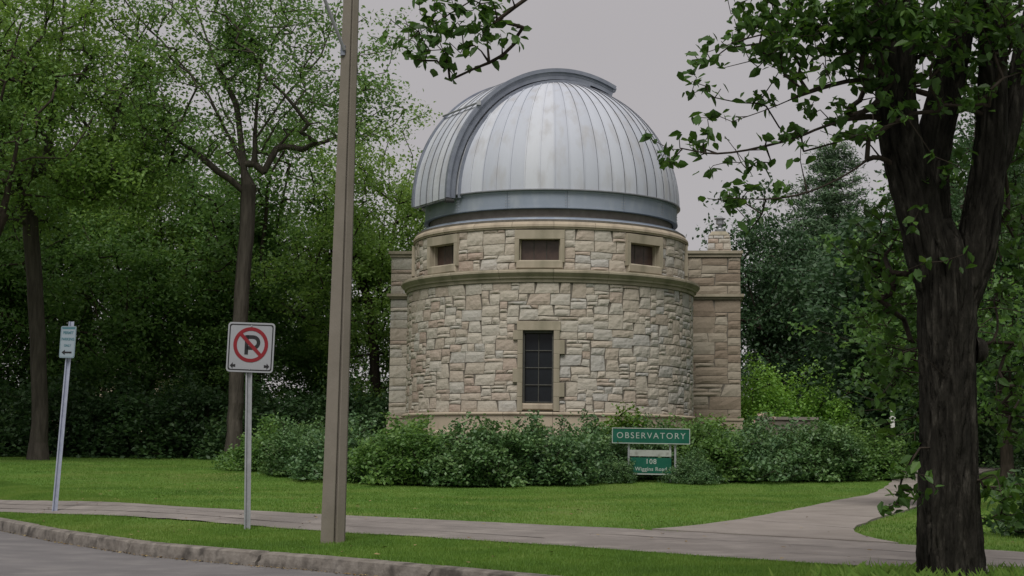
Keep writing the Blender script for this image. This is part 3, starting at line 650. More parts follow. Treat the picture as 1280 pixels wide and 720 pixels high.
# ------------------------------------------------------------------ street furniture
def text(s, size, m, parent, at, T, Up, name='lettering', ext=.002, bold=0., space=1.0, align='CENTER'):
    cu = bpy.data.curves.new('t', 'FONT'); cu.body = s; cu.size = size; cu.extrude = ext; cu.align_x = align; cu.align_y = 'CENTER'; cu.offset = bold; cu.space_character = space
    o = bpy.data.objects.new('t', cu); COL.objects.link(o); dg = bpy.context.evaluated_depsgraph_get()
    me = bpy.data.meshes.new_from_object(o.evaluated_get(dg)); bpy.data.objects.remove(o)
    V = np.empty(len(me.vertices) * 3); me.vertices.foreach_get('co', V); V = V.reshape(-1, 3)
    F = [tuple(p.vertices) for p in me.polygons]; T = Vector(T); Up = Vector(Up); Nv = T.cross(Up)
    W = [Vector(at) + T * v[0] + Up * v[1] + Nv * v[2] for v in V]
    return mesh(name, W, F, m, parent)
def plate(parent, name, at, T, Up, w_, h_, th, m, rad=.0, off=0., hole=None):
    """rounded flat plate, its front face off + th in front of at"""
    T = Vector(T); Up = Vector(Up); Nv = T.cross(Up); P2 = []
    for cx_, cy_, a0 in ((w_ / 2 - rad, -h_ / 2 + rad, -90), (w_ / 2 - rad, h_ / 2 - rad, 0), (-w_ / 2 + rad, h_ / 2 - rad, 90), (-w_ / 2 + rad, -h_ / 2 + rad, 180)):
        for k in range(5 if rad else 1): a = R_(a0 + k * 22.5); P2.append((cx_ + rad * math.cos(a), cy_ + rad * math.sin(a)))
    n = len(P2); c = Vector(at)
    if hole:
        s1, s2 = (w_ - 2 * hole) / w_, (h_ - 2 * hole) / h_
        V = [c + T * x + Up * y + Nv * o_ for o_ in (off, off + th) for (x, y) in P2] + [c + T * x * s1 + Up * y * s2 + Nv * o_ for o_ in (off, off + th) for (x, y) in P2]
        F = []
        for k in range(n): q = (k + 1) % n; F += [(n + k, n + q, 3 * n + q, 3 * n + k), (k, q, n + q, n + k), (3 * n + k, 3 * n + q, 2 * n + q, 2 * n + k)]
        return mesh(name, V, F, m, parent)
    V = [c + T * x + Up * y + Nv * o_ for o_ in (off, off + th) for (x, y) in P2]
    F = [tuple(range(n - 1, -1, -1)), tuple(range(n, 2 * n))] + [(k, (k + 1) % n, n + (k + 1) % n, n + k) for k in range(n)]
    return mesh(name, V, F, m, parent)
# street light pole
px_, py_ = -2.10, 19.5; pz = zg(px_, py_)
lp = empty('street_light', (px_, py_, pz), 'tall grooved concrete street light pole standing on the grass verge', 'street light')
prof = [(-.145, .02), (-.14, -.035), (.012, -.105), (.022, -.10), (.026, -.055), (.045, -.055), (.05, -.098), (.062, -.10), (.14, -.05), (.145, .03), (.09, .12), (-.09, .12)]
V = []; F = []; zs = np.linspace(pz - .1, 8.6, 24)
for z in zs:
    f = 1 - .48 * (z - pz) / 8.4 * .92; cx_ = px_ + .082 * (z - pz) / 6.5
    for x, y in prof: V.append((cx_ + x * f, py_ + y * f, z))
m_ = len(prof)
for i in range(len(zs) - 1):
    for k in range(m_): F.append((i * m_ + k, i * m_ + (k + 1) % m_, (i + 1) * m_ + (k + 1) % m_, (i + 1) * m_ + k))
F += [tuple(range(m_ - 1, -1, -1)), tuple((len(zs) - 1) * m_ + k for k in range(m_))]
mesh('pole', V, F, M['pole'], lp)
mb = MB(); mb.tube([(px_ + .02, py_ - .07, 6.08), (px_ - .2, py_ - .3, 6.63), (px_ - .8, py_ - .9, 8.1)], .021, 8); mb.tube([(px_ + .06, py_ - .0, 8.25), (px_ - .8, py_ - .9, 8.4), (px_ - 1.7, py_ - 1.9, 8.45)], [.045, .04, .035], 8); mb.build('bracket_arm', M['galv'], lp)
mb = MB(); mb.tube([(px_ + .005, py_ - .035, 6.02), (px_ + .005, py_ - .035, 6.14)], .035, 8); mb.build('bracket_clamp', M['rail'], lp)
mb = MB(); mb.box((px_ - 1.9, py_ - 2.1, 8.45), (.6, .22, .12), (.7, .7, 0), (-.7, .7, 0)); mb.box((px_ - 1.9, py_ - 2.1, 8.37), (.4, .16, .05), (.7, .7, 0), (-.7, .7, 0)); mb.build('lamp_head', M['galv'], lp)
# no parking sign
def signpost(name, x, y, top, lab, cat, lean, m, r=.03, hh=None):
    z = zg(x, y); e = empty(name, (x, y, z), lab, cat)
    mb = MB(); n = 3
    A = Vector((x, y, z - .05)); B_ = Vector((x + lean, y, top)); d = (B_ - A).normalized()
    # U-channel post
    T_ = Vector((1, 0, 0)); N_ = Vector((0, -1, 0))
    pr = [(-r, -.012), (-r, -.018), (-r * .55, -.018), (-r * .45, .012), (r * .45, .012), (r * .55, -.018), (r, -.018), (r, -.012), (r * .62, -.010), (r * .5, .02), (-r * .5, .02), (-r * .62, -.010)]
    V = [P + T_ * a + N_ * -b for P in (A, B_) for a, b in pr]; k = len(pr)
    F = [(i, (i + 1) % k, k + (i + 1) % k, k + i) for i in range(k)] + [tuple(range(k)), tuple(range(2 * k - 1, k - 1, -1))]
    mesh('post', V, F, m, e); return e, d
sp, d = signpost('no_parking_sign', -3.44, 21.6, 2.92, 'square no parking sign with red crossed circle on a steel post', 'road sign', -.045, M['galv'], .042)
Tt = Vector((1, -.06, 0)).normalized(); Tt = (Tt + Vector((0, 0, -.030))).normalized(); Up = Vector((-.0, 0, 1)); Up = (Up - Tt * Up.dot(Tt)).normalized(); c = Vector((-3.455, 21.555, 2.605)); Nv = Tt.cross(Up)
pl = plate(sp, 'sign_plate', c, Tt, Up, .625, .655, .004, M['white'], .045)
plate(sp, 'border', c, Tt, Up, .585, .61, .0015, M['ink'], .03, .0042, hole=.015)
def annulus(parent, name, c, T_, U_, r0, r1, off, th, m, n=48):
    N_ = T_.cross(U_); V = []; F = []
    for k in range(n):
        a = 2 * math.pi * k / n; dv = T_ * math.cos(a) + U_ * math.sin(a)
        V += [c + dv * r0 + N_ * (off + th), c + dv * r1 + N_ * (off + th), c + dv * r1 + N_ * off, c + dv * r0 + N_ * off]
    for k in range(n):
        a, b_ = k * 4, ((k + 1) % n) * 4; F += [(a, a + 1, b_ + 1, b_), (a + 1, a + 2, b_ + 2, b_ + 1), (a + 3, a, b_, b_ + 3)]
    return mesh(name, V, F, m, parent)
cc = c + Up * .035
# letter P drawn as strokes
pm = MB(); st = .048
def stroke(b, p, q, w_, off, th):
    P = cc + Tt * p[0] + Up * p[1]; Q = cc + Tt * q[0] + Up * q[1]; d_ = (Q - P); L_ = d_.length; d_.normalize(); b.box((P + Q) / 2 + Nv * (off + th / 2), (L_, w_, th), d_, Nv.cross(d_), Nv)
stroke(pm, (-.055, -.13), (-.055, .125), st, .0046, .002)
for k in range(14):
    a0, a1 = R_(-90 + k * 180 / 14), R_(-90 + (k + 1) * 180 / 14); r0, r1 = .048, .096; off = .0066; bx_ = .03
    ps = [(bx_ + r0 * math.cos(a0), .03 + r0 * math.sin(a0)), (bx_ + r1 * math.cos(a0), .03 + r1 * math.sin(a0)), (bx_ + r1 * math.cos(a1), .03 + r1 * math.sin(a1)), (bx_ + r0 * math.cos(a1), .03 + r0 * math.sin(a1))]
    pm.add([cc + Tt * u + Up * v + Nv * off for u, v in ps], [(0, 1, 2, 3)])
for v0, v1 in ((.078, .126), (-.066, -.018)): pm.add([cc + Tt * u + Up * v + Nv * .0066 for u, v in ((-.055, v0), (.031, v0), (.031, v1), (-.055, v1))], [(0, 1, 2, 3)])
pm.build('letter_p', M['ink'], sp)
annulus(sp, 'red_ring', cc, Tt, Up, .185, .232, .0046, .0032, M['red'])
b_ = MB(); stroke(b_, (-.148, .148), (.148, -.148), .046, .0052, .0032); b_.build('red_slash', M['red'], sp)
for sg in (-1, 1):
    b_ = MB(); o_ = c + Tt * sg * .225 - Up * .245 + Nv * .0062
    b_.add([o_ + Tt * sg * u + Up * v for u, v in ((.038, 0), (.0, .042), (.0, -.042))], [(0, 1, 2) if sg < 0 else (0, 2, 1)])
    b_.add([o_ + Tt * sg * u + Up * v for u, v in ((.001, .014), (-.035, .020), (-.035, -.020), (.001, -.014))], [(0, 1, 2, 3)]); b_.build('arrow', M['ink'], sp)
b_ = MB()
for v in (.285, -.285): b_.tube([c + Up * v + Nv * .002, c + Up * v + Nv * .012], .011, 8)
b_.build('bolt', M['galv'], sp)
# narrow permit sign
s2, d = signpost('permit_sign', -7.40, 26.8, 3.34, 'narrow pale blue parking sign with small arrow on a leaning steel post', 'road sign', .16, M['galv_b'], .045)
Tt = Vector((.93, -.36, 0)).normalized(); Tt = (Tt + Vector((0, 0, -.03))).normalized(); Up = Vector((.055, 0, 1)).normalized(); Up = (Up - Tt * Up.dot(Tt)).normalized(); c = Vector((-7.275, 26.74, 3.0)); Nv = Tt.cross(Up)
plate(s2, 'sign_plate', c, Tt, Up, .30, .52, .004, M['pale'], .03)
plate(s2, 'border', c, Tt, Up, .285, .50, .001, M['teal'], .024, .0042, hole=.006)
plate(s2, 'header_strip', c + Up * .225, Tt, Up, .25, .03, .001, M['teal'], 0, .0042)
for k, tx in enumerate(('PERMIT', 'PARKING', 'ONLY')): text(tx, (.062, .06, .05)[k], M['teal'], s2, c + Up * (.15 - k * .105) + Nv * .006, Tt, Up, ext=.0005, bold=.002)
cc = c - Up * .17; b_ = MB(); b_.add([cc + Tt * u + Up * v + Nv * .007 for u, v in ((-.105, 0), (-.04, -.042), (-.04, .042))], [(0, 1, 2)]); b_.box(cc + Tt * .02 + Nv * .0055, (.14, .028, .003), Tt, Up, Nv); b_.build('arrow', M['ink'], s2)
# observatory name board
nb_ = empty('name_board', (3.3, 39.0, zg(3.3, 39)), 'green name board with white lettering in front of the shrubs', 'sign')
T1_ = Vector((1, .0, -.006)).normalized(); Up = Vector((0, 0, 1)); Nv = Vector((0, -1, 0)); c = Vector((3.28, 38.95, 1.74))
plate(nb_, 'upper_board', c, T1_, Up, 1.80, .335, .04, M['green'])
plate(nb_, 'upper_frame', c, T1_, Up, 1.845, .37, .055, M['signwhite'], .01, -.005, hole=.018)
text('OBSERVATORY', .2, M['signwhite'], nb_, c + Nv * .044, T1_, Up, space=1.26, bold=.0)
plate(nb_, 'blank_strip', Vector((3.27, 38.95, 1.335)), T1_, Up, .98, .15, .03, M['panelgrey'], .008)
c2 = Vector((3.28, 38.95, 1.05))
plate(nb_, 'lower_board', c2, T1_, Up, .96, .36, .03, M['green'])
plate(nb_, 'lower_frame', c2 - Up * .205, T1_, Up, .96, .028, .045, M['signwhite'])
text('108', .16, M['signwhite'], nb_, c2 + Up * .085 + Nv * .033, T1_, Up, space=1.15, bold=.003)
text('Wiggins Road', .125, M['signwhite'], nb_, c2 - Up * .09 + Nv * .033, T1_, Up, space=1.08, bold=.002)
for xx in (2.76, 3.74, 3.86):
    mb = MB(); mb.box((xx, 39.0, 1.05), (.045, .045, 1.05)); mb.build('post', M['galv'], nb_)
# white post, low wall, distant house
wp = empty('white_post', (10.35, 44.8, zg(10.35, 44.8)), 'slim white painted post beside the path beyond the shrubs', 'post')
mb = MB(); z0_ = zg(10.35, 44.8); mb.box((10.35, 44.8, z0_ + .72), (.10, .10, 1.5)); mb.build('shaft', M['white_paint'], wp)
mb = MB(); mb.box((10.35, 44.8, z0_ + 1.49), (.14, .14, .04)); mb.box((10.35, 44.8, z0_ + 1.62), (.09, .09, .2)); mb.tube([(10.35, 44.8, z0_ + 1.72), (10.35, 44.8, z0_ + 1.80)], [.06, .01], 8); mb.build('cap', M['white_paint'], wp)
gw = empty('entrance_wall', (7.7, 46.2, zg(7.7, 46.2)), 'low entrance wall with pale stone coping beside the lime shrub', 'wall')
mb = MB(); mb.box((7.7, 46.2, 1.57), (1.7, .26, 1.51)); mb.build('masonry', M['mortar'], gw)
for k in range(3): mb = MB(); mb.box((7.13 + k * .575, 46.2, 2.37), (.568, .34, .08)); mb.build('coping_stone', M['concrete'], gw)
hs = empty('house', (-20.5, 84, 1.1), 'beige house glimpsed far off between the dark trees', 'house')
def hb(n, c, s_, m): b = MB(); b.box(c, s_); return b.build(n, m, hs)
hb('wall', (-20.5, 86, 3.0), (7, 5, 4.0), M['stucco'])
b_ = MB(); b_.add([(-24.4, 83.1, 5.0), (-16.6, 83.1, 5.0), (-16.6, 88.9, 5.0), (-24.4, 88.9, 5.0), (-24.4, 86, 6.7), (-16.6, 86, 6.7)], [(0, 1, 5, 4), (2, 3, 4, 5), (0, 4, 3), (1, 2, 5), (3, 2, 1, 0)]); b_.build('roof', M['roof'], hs)
for k in range(3): f_ = hb('window', (-22.6 + k * 2.1, 83.48, 3.4), (1.0, .08, 1.2), M['white_paint']); 
for k in range(3): hb('pane', (-22.6 + k * 2.1, 83.43, 3.4), (.84, .06, 1.04), M['glass'])

# ------------------------------------------------------------------ vegetation
def leafmesh(C, size, rs, up=.4, aspect=.55, fold=False, tintm=.5, tints=.25, droop=0., sv=.3):
    """leaf faces at centres C (n x 3)"""
    n = len(C); s_ = size * rs.uniform(1 - sv, 1 + sv, n)
    nrm = rs.normal(0, 1, (n, 3)); nrm[:, 2] = np.abs(nrm[:, 2]) + up; nrm /= np.linalg.norm(nrm, axis=1)[:, None]
    d = rs.normal(0, 1, (n, 3)); d[:, 2] -= droop; d -= nrm * (d * nrm).sum(1)[:, None]; d /= np.linalg.norm(d, axis=1)[:, None]
    b = np.cross(nrm, d); s1 = s_[:, None]
    tip = C + d * s1 * .55; base = C - d * s1 * .5
    if fold:
        l1 = C - d * s1 * .16 + b * s1 * aspect * .5 + nrm * s1 * .10; l2 = C + d * s1 * .22 + b * s1 * aspect * .38 + nrm * s1 * .07
        r1 = C - d * s1 * .16 - b * s1 * aspect * .5 + nrm * s1 * .10; r2 = C + d * s1 * .22 - b * s1 * aspect * .38 + nrm * s1 * .07
        V = np.stack([base, l1, l2, tip, r2, r1], 1).reshape(-1, 3); i = np.arange(n)[:, None] * 6
        F = np.concatenate([i + np.array([0, 1, 2, 3]), i + np.array([0, 3, 4, 5])]); k = 6
    else:
        l = C + b * s1 * aspect * .5 - d * s1 * .06; r = C - b * s1 * aspect * .5 - d * s1 * .06 + nrm * s1 * .08
        V = np.stack([base, r, tip, l], 1).reshape(-1, 3); F = np.arange(4 * n).reshape(-1, 4); k = 4
    t = np.clip(rs.normal(tintm, tints, n), 0, 1)
    return V, F, np.repeat(t, k)
def skeleton(paths, A, rs, step=.5, curve=.3, top=None):
    """paths: list of polylines (first = trunk); A: attractor points. Returns nodes, parents, end node of each attractor."""
    N = []; Pn = []
    def addpath(P, start):
        cur = start; P = [np.array(p, float) for p in P]
        if start is None: N.append(P[0]); Pn.append(-1); cur = 0; prev = P[0]
        else: prev = N[cur]
        pts = P[1:] if start is None else P
        for q in pts:
            L = np.linalg.norm(q - prev); k = max(1, int(L / step))
            for i in range(1, k + 1):
                p = prev + (q - prev) * i / k + (rs.normal(0, .03 * step, 3) if i < k else 0)
                N.append(p); Pn.append(cur); cur = len(N) - 1
            prev = q
    for i, P in enumerate(paths):
        if i == 0: addpath(P, None)
        else:
            ar = np.array(N); j = int(np.argmin(((ar - np.array(P[0])) ** 2).sum(1))); addpath(P, j)
    c0 = np.array(paths[0][-1]) if top is None else np.array(top)
    order = np.argsort(((A - c0) ** 2).sum(1)); ends = np.zeros(len(A), int)
    arr = np.zeros((len(N) + len(A) * 30 + 10, 3)); m = len(N); arr[:m] = N; par = list(Pn)
    nlock = 0
    for ai in order:
        a = A[ai]; D = arr[:m] - a; d2 = np.sqrt((D ** 2).sum(1)) + np.maximum(0, D[:, 2]) * .8
        d2[:max(1, int(len(paths[0])))] += .5
        j = int(np.argmin(d2)); p0 = arr[j].copy(); L = np.linalg.norm(a - p0); k = min(28, max(1, int(L / step)))
        pd = p0 - arr[par[j]] if par[j] >= 0 else np.array([0, 0, 1.]); pd = pd / (np.linalg.norm(pd) + 1e-6)
        cp = p0 + (pd * curve + np.array([0, 0, .12])) * L * .5 + (a - p0) * .25
        cur = j
        for i in range(1, k + 1):
            t = i / k; p = (1 - t) ** 2 * p0 + 2 * t * (1 - t) * cp + t * t * a + (rs.normal(0, .05 * step, 3) if i < k else 0)
            arr[m] = p; par.append(cur); cur = m; m += 1
        ends[ai] = cur
    return arr[:m].copy(), np.array(par), ends
def limb_mesh(N, par, R0, rmin=.008, power=.5, ns=6, flare=1.5, fixed=None, thin=0):
    n = len(N); cnt = np.zeros(n); has = np.zeros(n, bool); has[par[par >= 0]] = True; cnt[~has] = 1
    for i in range(n - 1, 0, -1): cnt[par[i]] += cnt[i]
    r = np.maximum(rmin, R0 * (cnt / cnt[0]) ** power)
    z0 = N[0, 2]; r = r * (1 + (flare - 1) * np.exp(-(N[:, 2] - z0) / .45) * (r > R0 * .6))
    if fixed is not None: r = fixed(N, r)
    i = np.arange(1, n); i = i[r[i] > thin]; p = par[i]; A, B = N[p], N[i]; ra = np.minimum(r[p], r[i] * 1.25 + .004); rb = r[i]
    ra = np.where(cnt[p] - cnt[i] < cnt[i] * .5, r[p], ra)
    d = B - A; L = np.linalg.norm(d, axis=1) + 1e-9; d /= L[:, None]; B = B + d * (rb * .35)[:, None]
    up = np.tile([.1, .98, .15], (len(d), 1)); a = np.cross(d, up); a /= np.linalg.norm(a, axis=1)[:, None] + 1e-9; b = np.cross(d, a)
    V = []
    for (P, rr) in ((A, ra), (B, rb)):
        for k in range(ns):
            t = 2 * math.pi * k / ns; V.append(P + (a * math.cos(t) + b * math.sin(t)) * rr[:, None])
    V = np.stack(V, 1).reshape(-1, 3); m = len(d); base = np.arange(m)[:, None] * 2 * ns
    F = np.concatenate([base + np.array([k, (k + 1) % ns, ns + (k + 1) % ns, ns + k]) for k in range(ns)])
    return V, F, r
def blob(rs, n, c, rad, hollow=.55, lump=.35, freq=.5, zmin=None, seed=0):
    """points in a lumpy ellipsoid, mostly towards its outside"""
    out = []
    while len(out) < n:
        v = rs.normal(0, 1, 3); v /= np.linalg.norm(v); t = hollow + (1 - hollow) * rs.random_sample() ** .7 if rs.random_sample() < .8 else rs.random_sample() * hollow
        s_ = 1 + lump * noise.noise(Vector((v * 2.2 + seed).tolist())) * 1.6
        p = np.array(c) + v * t * s_ * np.array(rad)
        if zmin is not None and p[2] < zmin: continue
        if noise.noise(Vector((p * freq + seed * 3).tolist())) < -.22: continue
        out.append(p)
    return np.array(out)
def leaves_at(A, per, sig, rs, flat=.6, cluster=True):
    k = rs.poisson(per * rs.uniform(.35, 1.65, len(A)), len(A)) if cluster else np.full(len(A), per)
    global TI
    TI = np.repeat(rs.normal(0, .17, len(A)), k)
    C = np.repeat(A, k, axis=0); return C + rs.normal(0, 1, C.shape) * np.array([sig, sig, sig * flat])
def tree_meshes(seed, paths, A, R0, per, sig, size, bark, leaf, up=.4, flat=.6, tintm=.5, step=.5, curve=.3, extra_nodes=.4, ns=6, power=.5, aspect=.6, fold=False, rmin=.008, droop=.2, flare=1.5, limbcap=None):
    rs = np.random.RandomState(seed); N, par, ends = skeleton(paths, A, rs, step, curve)
    V, F, r = limb_mesh(N, par, R0, rmin=rmin, ns=ns, power=power, flare=flare, fixed=None if limbcap is None else (lambda N, r: np.where(N[:, 2] > limbcap[0], np.minimum(r, limbcap[1] * np.clip(1.6 - np.linalg.norm(N - N[0] - np.array([0, 0, limbcap[0]]), axis=1) / 6, .35, 1)), r)))
    me_t = (V, F)
    C = leaves_at(A, per, sig, rs, flat); t1 = TI
    thin = N[(r < .03)]; thin = thin[rs.random_sample(len(thin)) < extra_nodes]
    if len(thin): C = np.concatenate([C, leaves_at(thin, per * .25, sig * .7, rs, flat)]); t1 = np.concatenate([t1, TI])
    # each clump gets one random tint shift, so clumps run lighter and darker
    Vl, Fl, t = leafmesh(C, size, rs, up, aspect, fold, tintm, .15, droop); t = np.clip(t + np.repeat(t1, 6 if fold else 4), 0, 1)
    return me_t, (Vl, Fl, t)
def make_tree(name, seed, loc, paths, A, R0, per, sig, size, bark, leaf, label, cat='tree', group=None, **kw):
    (V, F), (Vl, Fl, t) = tree_meshes(seed, paths, A, R0, per, sig, size, bark, leaf, **kw)
    root = empty(name, loc, label, cat, group); o = np.array(loc)
    a = mesh('trunk', V + o, F, M[bark], root, smooth=True, org=loc)
    b = mesh('crown', Vl + o, Fl, M[leaf], root, tint=t, org=loc)
    return root
def copy_thing(root, loc, rz, sx, sz, label, group=None):
    r = root.copy(); COL.objects.link(r); r.location = loc; r.rotation_euler = (0, 0, rz); r.scale = (sx, sx, sz); r['label'] = label
    if group: r['group'] = group
    for ch_ in list(root.children):
        c = ch_.copy(); COL.objects.link(c); c.parent = r
    return r
RS = np.random.RandomState
# --- the tall open elm on the left of the dome: limbs laid out as they grow
el = (-8.0, 48.0, zg(-8, 48)); o = np.array(el)
def rel(P, o): return [tuple(np.array(p) - o) for p in P]
epaths = [rel(P, o) for P in ([(-8.11, 48, el[2] - .1), (-8.11, 48, 1.4), (-8.06, 48, 4.66), (-7.91, 48, 7.5), (-7.88, 48, 9.06)],
    [(-8.03, 48, 9.53), (-8.21, 48, 10.0), (-9.12, 47.9, 11.8), (-10.28, 47.7, 13.1), (-11.44, 47.6, 14.3), (-12.2, 47.5, 15.5)],
    [(-8.04, 48, 9.77), (-8.35, 48.2, 11.6), (-9.16, 48.5, 13.15), (-9.73, 48.6, 14.7), (-9.9, 48.8, 16)],
    [(-7.73, 48, 9.78), (-7.72, 48, 11.1), (-7.62, 47.8, 12.9), (-8.25, 47.6, 14.75), (-8.33, 47.5, 16.3)],
    [(-7.57, 48, 10.1), (-7.0, 47.8, 11.06), (-6.35, 47.5, 11.6), (-5.22, 47.2, 11.32), (-4.28, 47.0, 11.9)],
    [(-7.44, 48, 9.54), (-7.1, 48.1, 10.26), (-6.48, 48.3, 11.1), (-5.83, 48.4, 11.85), (-4.89, 48.5, 12.5), (-3.94, 48.5, 12.7)],
    [(-7.66, 48, 10.62), (-6.79, 48.1, 11.96), (-5.86, 48.2, 13.1), (-5.5, 48.3, 14.3), (-4.96, 48.4, 15.8)],
    [(-8.06, 48, 8.98), (-9.11, 47.7, 9.8), (-10.2, 47.4, 10.55), (-10.8, 47.2, 11.1)],
    [(-8.17, 48, 10.1), (-9.41, 48.4, 12.05), (-10.88, 48.7, 13.3), (-11.9, 48.9, 14.5)])]
rs = RS(1)
A = np.concatenate([blob(rs, 430, (-8.2, 47.6, 13.4), (4.6, 4.0, 4.2), .45, .3, .55, 9.9), blob(rs, 60, (-4.7, 46.8, 11.4), (1.5, 1.8, 1.6), .3, .3, .5), blob(rs, 50, (-10.3, 47, 10.2), (1.4, 2, 1.2), .3)]) - o
make_tree('elm_tree', 1, el, epaths, A, .23, 40, .30, .12, 'bark', 'leaf_mid', 'tall open elm with forking dark limbs behind the street light pole', tintm=.6, curve=.3, extra_nodes=.3, power=.62, step=.4, rmin=.012, limbcap=(8.4, .105))
# --- big leafy tree at the far left, pale grey trunk
tl = (-13.8, 48.0, zg(-13.8, 48)); o = np.array(tl); rs = RS(2)
tp = [rel([(-13.8, 48, tl[2] - .1), (-13.8, 48, 2.5), (-13.95, 48, 4.6), (-14.1, 48, 6.2), (-14.3, 48, 8)], o), rel([(-14.9, 47.9, 9.2), (-15.5, 47.8, 11), (-15.8, 47.6, 13.5)], o), rel([(-13.9, 47.8, 9.6), (-13.6, 47.6, 11.5), (-13.4, 47.4, 14)], o), rel([(-12.9, 47.9, 8.8), (-12.0, 47.8, 10.3), (-11.6, 47.6, 12)], o)]
A = np.concatenate([blob(rs, 360, (-14.2, 47.2, 12.2), (4.0, 3.8, 4.6), .5, .35, .5, 6.6), blob(rs, 90, (-11.6, 46.9, 9.3), (1.8, 2.0, 1.3), .4, .3)]) - o
make_tree('maple_tree', 2, tl, tp, A, .25, 95, .33, .13, 'bark', 'leaf_light', 'large light green tree with pale grey trunk behind the leaning sign', tintm=.42, curve=.4, extra_nodes=.4, step=.45)
# --- edge tree whose trunk stands just outside
t3 = (-16.2, 44.0, zg(-16.2, 44)); o = np.array(t3); rs = RS(3)
tp = [rel([(-16.2, 44, t3[2] - .1), (-15.9, 44, 3.5), (-15.2, 44, 5.5), (-14.4, 44, 6.4)], o), rel([(-13.9, 44, 7.6), (-13.6, 43.9, 9), (-13.3, 43.8, 10.4)], o), rel([(-15.2, 44, 8), (-15.4, 44, 10)], o)]
A = blob(rs, 300, (-15.2, 44, 10.2), (3.0, 3, 3.6), .4, .4, .6, 6.2) - o
make_tree('boxelder_tree', 3, t3, tp, A, .24, 34, .34, .115, 'darkbark', 'leaf_mid', 'leaning dark stemmed tree cut by the picture edge beside the leafy maple'.replace('picture edge', 'lawn edge'), tintm=.6, step=.45)
# --- woodland trees: three kinds, copied
def generic(name, seed, H, cr, leaf, bark, label, per=80, n=360, low=.22, tintm=.5, size=.15, loc=(0, 0, 0), R0=.22, sig=.36, **kw):
    rs = RS(seed); tp = [[(0, 0, -.1), (rs.normal(0, .1), 0, H * .2), (rs.normal(0, .25), rs.normal(0, .2), H * .42), (rs.normal(0, .3), 0, H * .6)], [(.5, .3, H * .55), (1.0, .6, H * .8)], [(-.6, -.2, H * .5), (-1.2, .2, H * .75)], [(.3, -.7, H * .5), (.5, -1.3, H * .72)]]
    A = blob(rs, n, (0, 0, H * (.5 + low / 2)), (cr, cr, H * (1 - low) / 2), .5, .45, .45, seed=seed)
    return make_tree(name, seed, loc, tp, A, R0, per, sig, size, bark, leaf, label, tintm=tintm, step=.6, ns=5, extra_nodes=.25, rmin=.012, **kw)
G1 = 'woodland trees behind the observatory'
def at(x, y): return (x, y, zg(x, y))
A1 = generic('ash_tree', 11, 13, 3.4, 'leaf_light', 'darkbark', 'rounded light green tree directly beside the dome', loc=at(-5.2, 60), n=430, low=.14, tintm=.5)
A1['group'] = G1
A2 = generic('oak_tree', 12, 13, 3.2, 'leaf_mid', 'darkbark', 'mid green tree with several dark stems behind the no parking sign', loc=at(-9.0, 57), n=360, low=.2, tintm=.45)
A2['group'] = G1
A3 = generic('understorey_tree', 13, 8, 2.6, 'leaf_mid', 'darkbark', 'low dark tree shading the wood behind the narrow blue sign', loc=at(-13.2, 55), n=240, low=.1, tintm=.45, R0=.14)
A3['group'] = G1
def put(src, x, y, H, base, rz, lab, wx=1.0, leaf=None):
    sz = H / base; t = copy_thing(src, at(x, y), rz, sz * wx, sz, lab, G1)
    if leaf:
        for c in t.children:
            if c.name.startswith('crown'): c.material_slots[0].link = 'OBJECT'; c.material_slots[0].material = M[leaf]
    return t
A1.scale = (.82, .82, .88); A1.location = at(-4.7, 55)
put(A2, -7.4, 62, 10.5, 13, 1.2, 'dense yellowish green tree seen just beside the light pole', 1.1)
put(A1, -12.8, 58, 11, 13, 2.1, 'light green tree between the elm and the leafy maple', 1.0)
put(A2, -15.6, 60, 15, 13, .7, 'tall green tree rising behind the leafy maple', 1.1)
put(A1, -19.5, 60, 15.5, 13, 4.1, 'tallest light green tree at the far end of the lawn', 1.0)
put(A2, -11.2, 64, 9.5, 13, 3.3, 'round green tree standing behind the open elm', 1.1)
put(A2, -17.8, 54, 12, 13, 5.2, 'mid green tree above the dark thicket at the end of the lawn', 1.0)
put(A3, -16.3, 57, 5.8, 8, 1.0, 'dark low tree behind the pale grey trunk', 1.2)
put(A3, -9.8, 56, 5.4, 8, 2.5, 'dark low tree just behind the elm trunk', 1.2)
put(A3, -6.6, 58, 5.2, 8, 3.9, 'dark low tree behind the shrubs left of the stone wing'.replace('left of', 'beside'), 1.1)
put(A3, -2.6, 57, 5.6, 8, 5.0, 'dark low tree touching the stone wing of the observatory', 1.0)
put(A3, -11.6, 62, 6, 8, .3, 'dark low tree deep in the wood behind the open elm', 1.3)
put(A3, -20.2, 58, 8.5, 8, 1.9, 'dark low tree deepest in the wood at the lawn end', 1.3)
# right side woods
put(A3, 8.9, 58, 9.3, 8, .9, 'dark small leaved tree beside the brown stone wing', .85, 'leaf_deep')
put(A2, 12.0, 40, 9.2, 13, 1.9, 'green tree over the path behind the near elm trunk', 1.0, 'leaf_dark')
put(A2, 15.2, 47, 12, 13, 2.9, 'green tree standing farther back beyond the path', 1.1, 'leaf_dark')
put(A3, 12.8, 52, 9.0, 8, 3.7, 'dark tree at the bend of the path', 1.25, 'leaf_deep')
put(A3, 16.5, 55, 10, 8, 5.3, 'dark tree filling the wood beyond the path', 1.3, 'leaf_deep')
put(A2, 18.5, 62, 14, 13, .2, 'tall tree at the far edge of the wood beyond the path', 1.2, 'leaf_dark')
put(A1, 13.2, 70, 11, 13, 3.1, 'light green tree behind the pine', 1.1, 'leaf_dark')
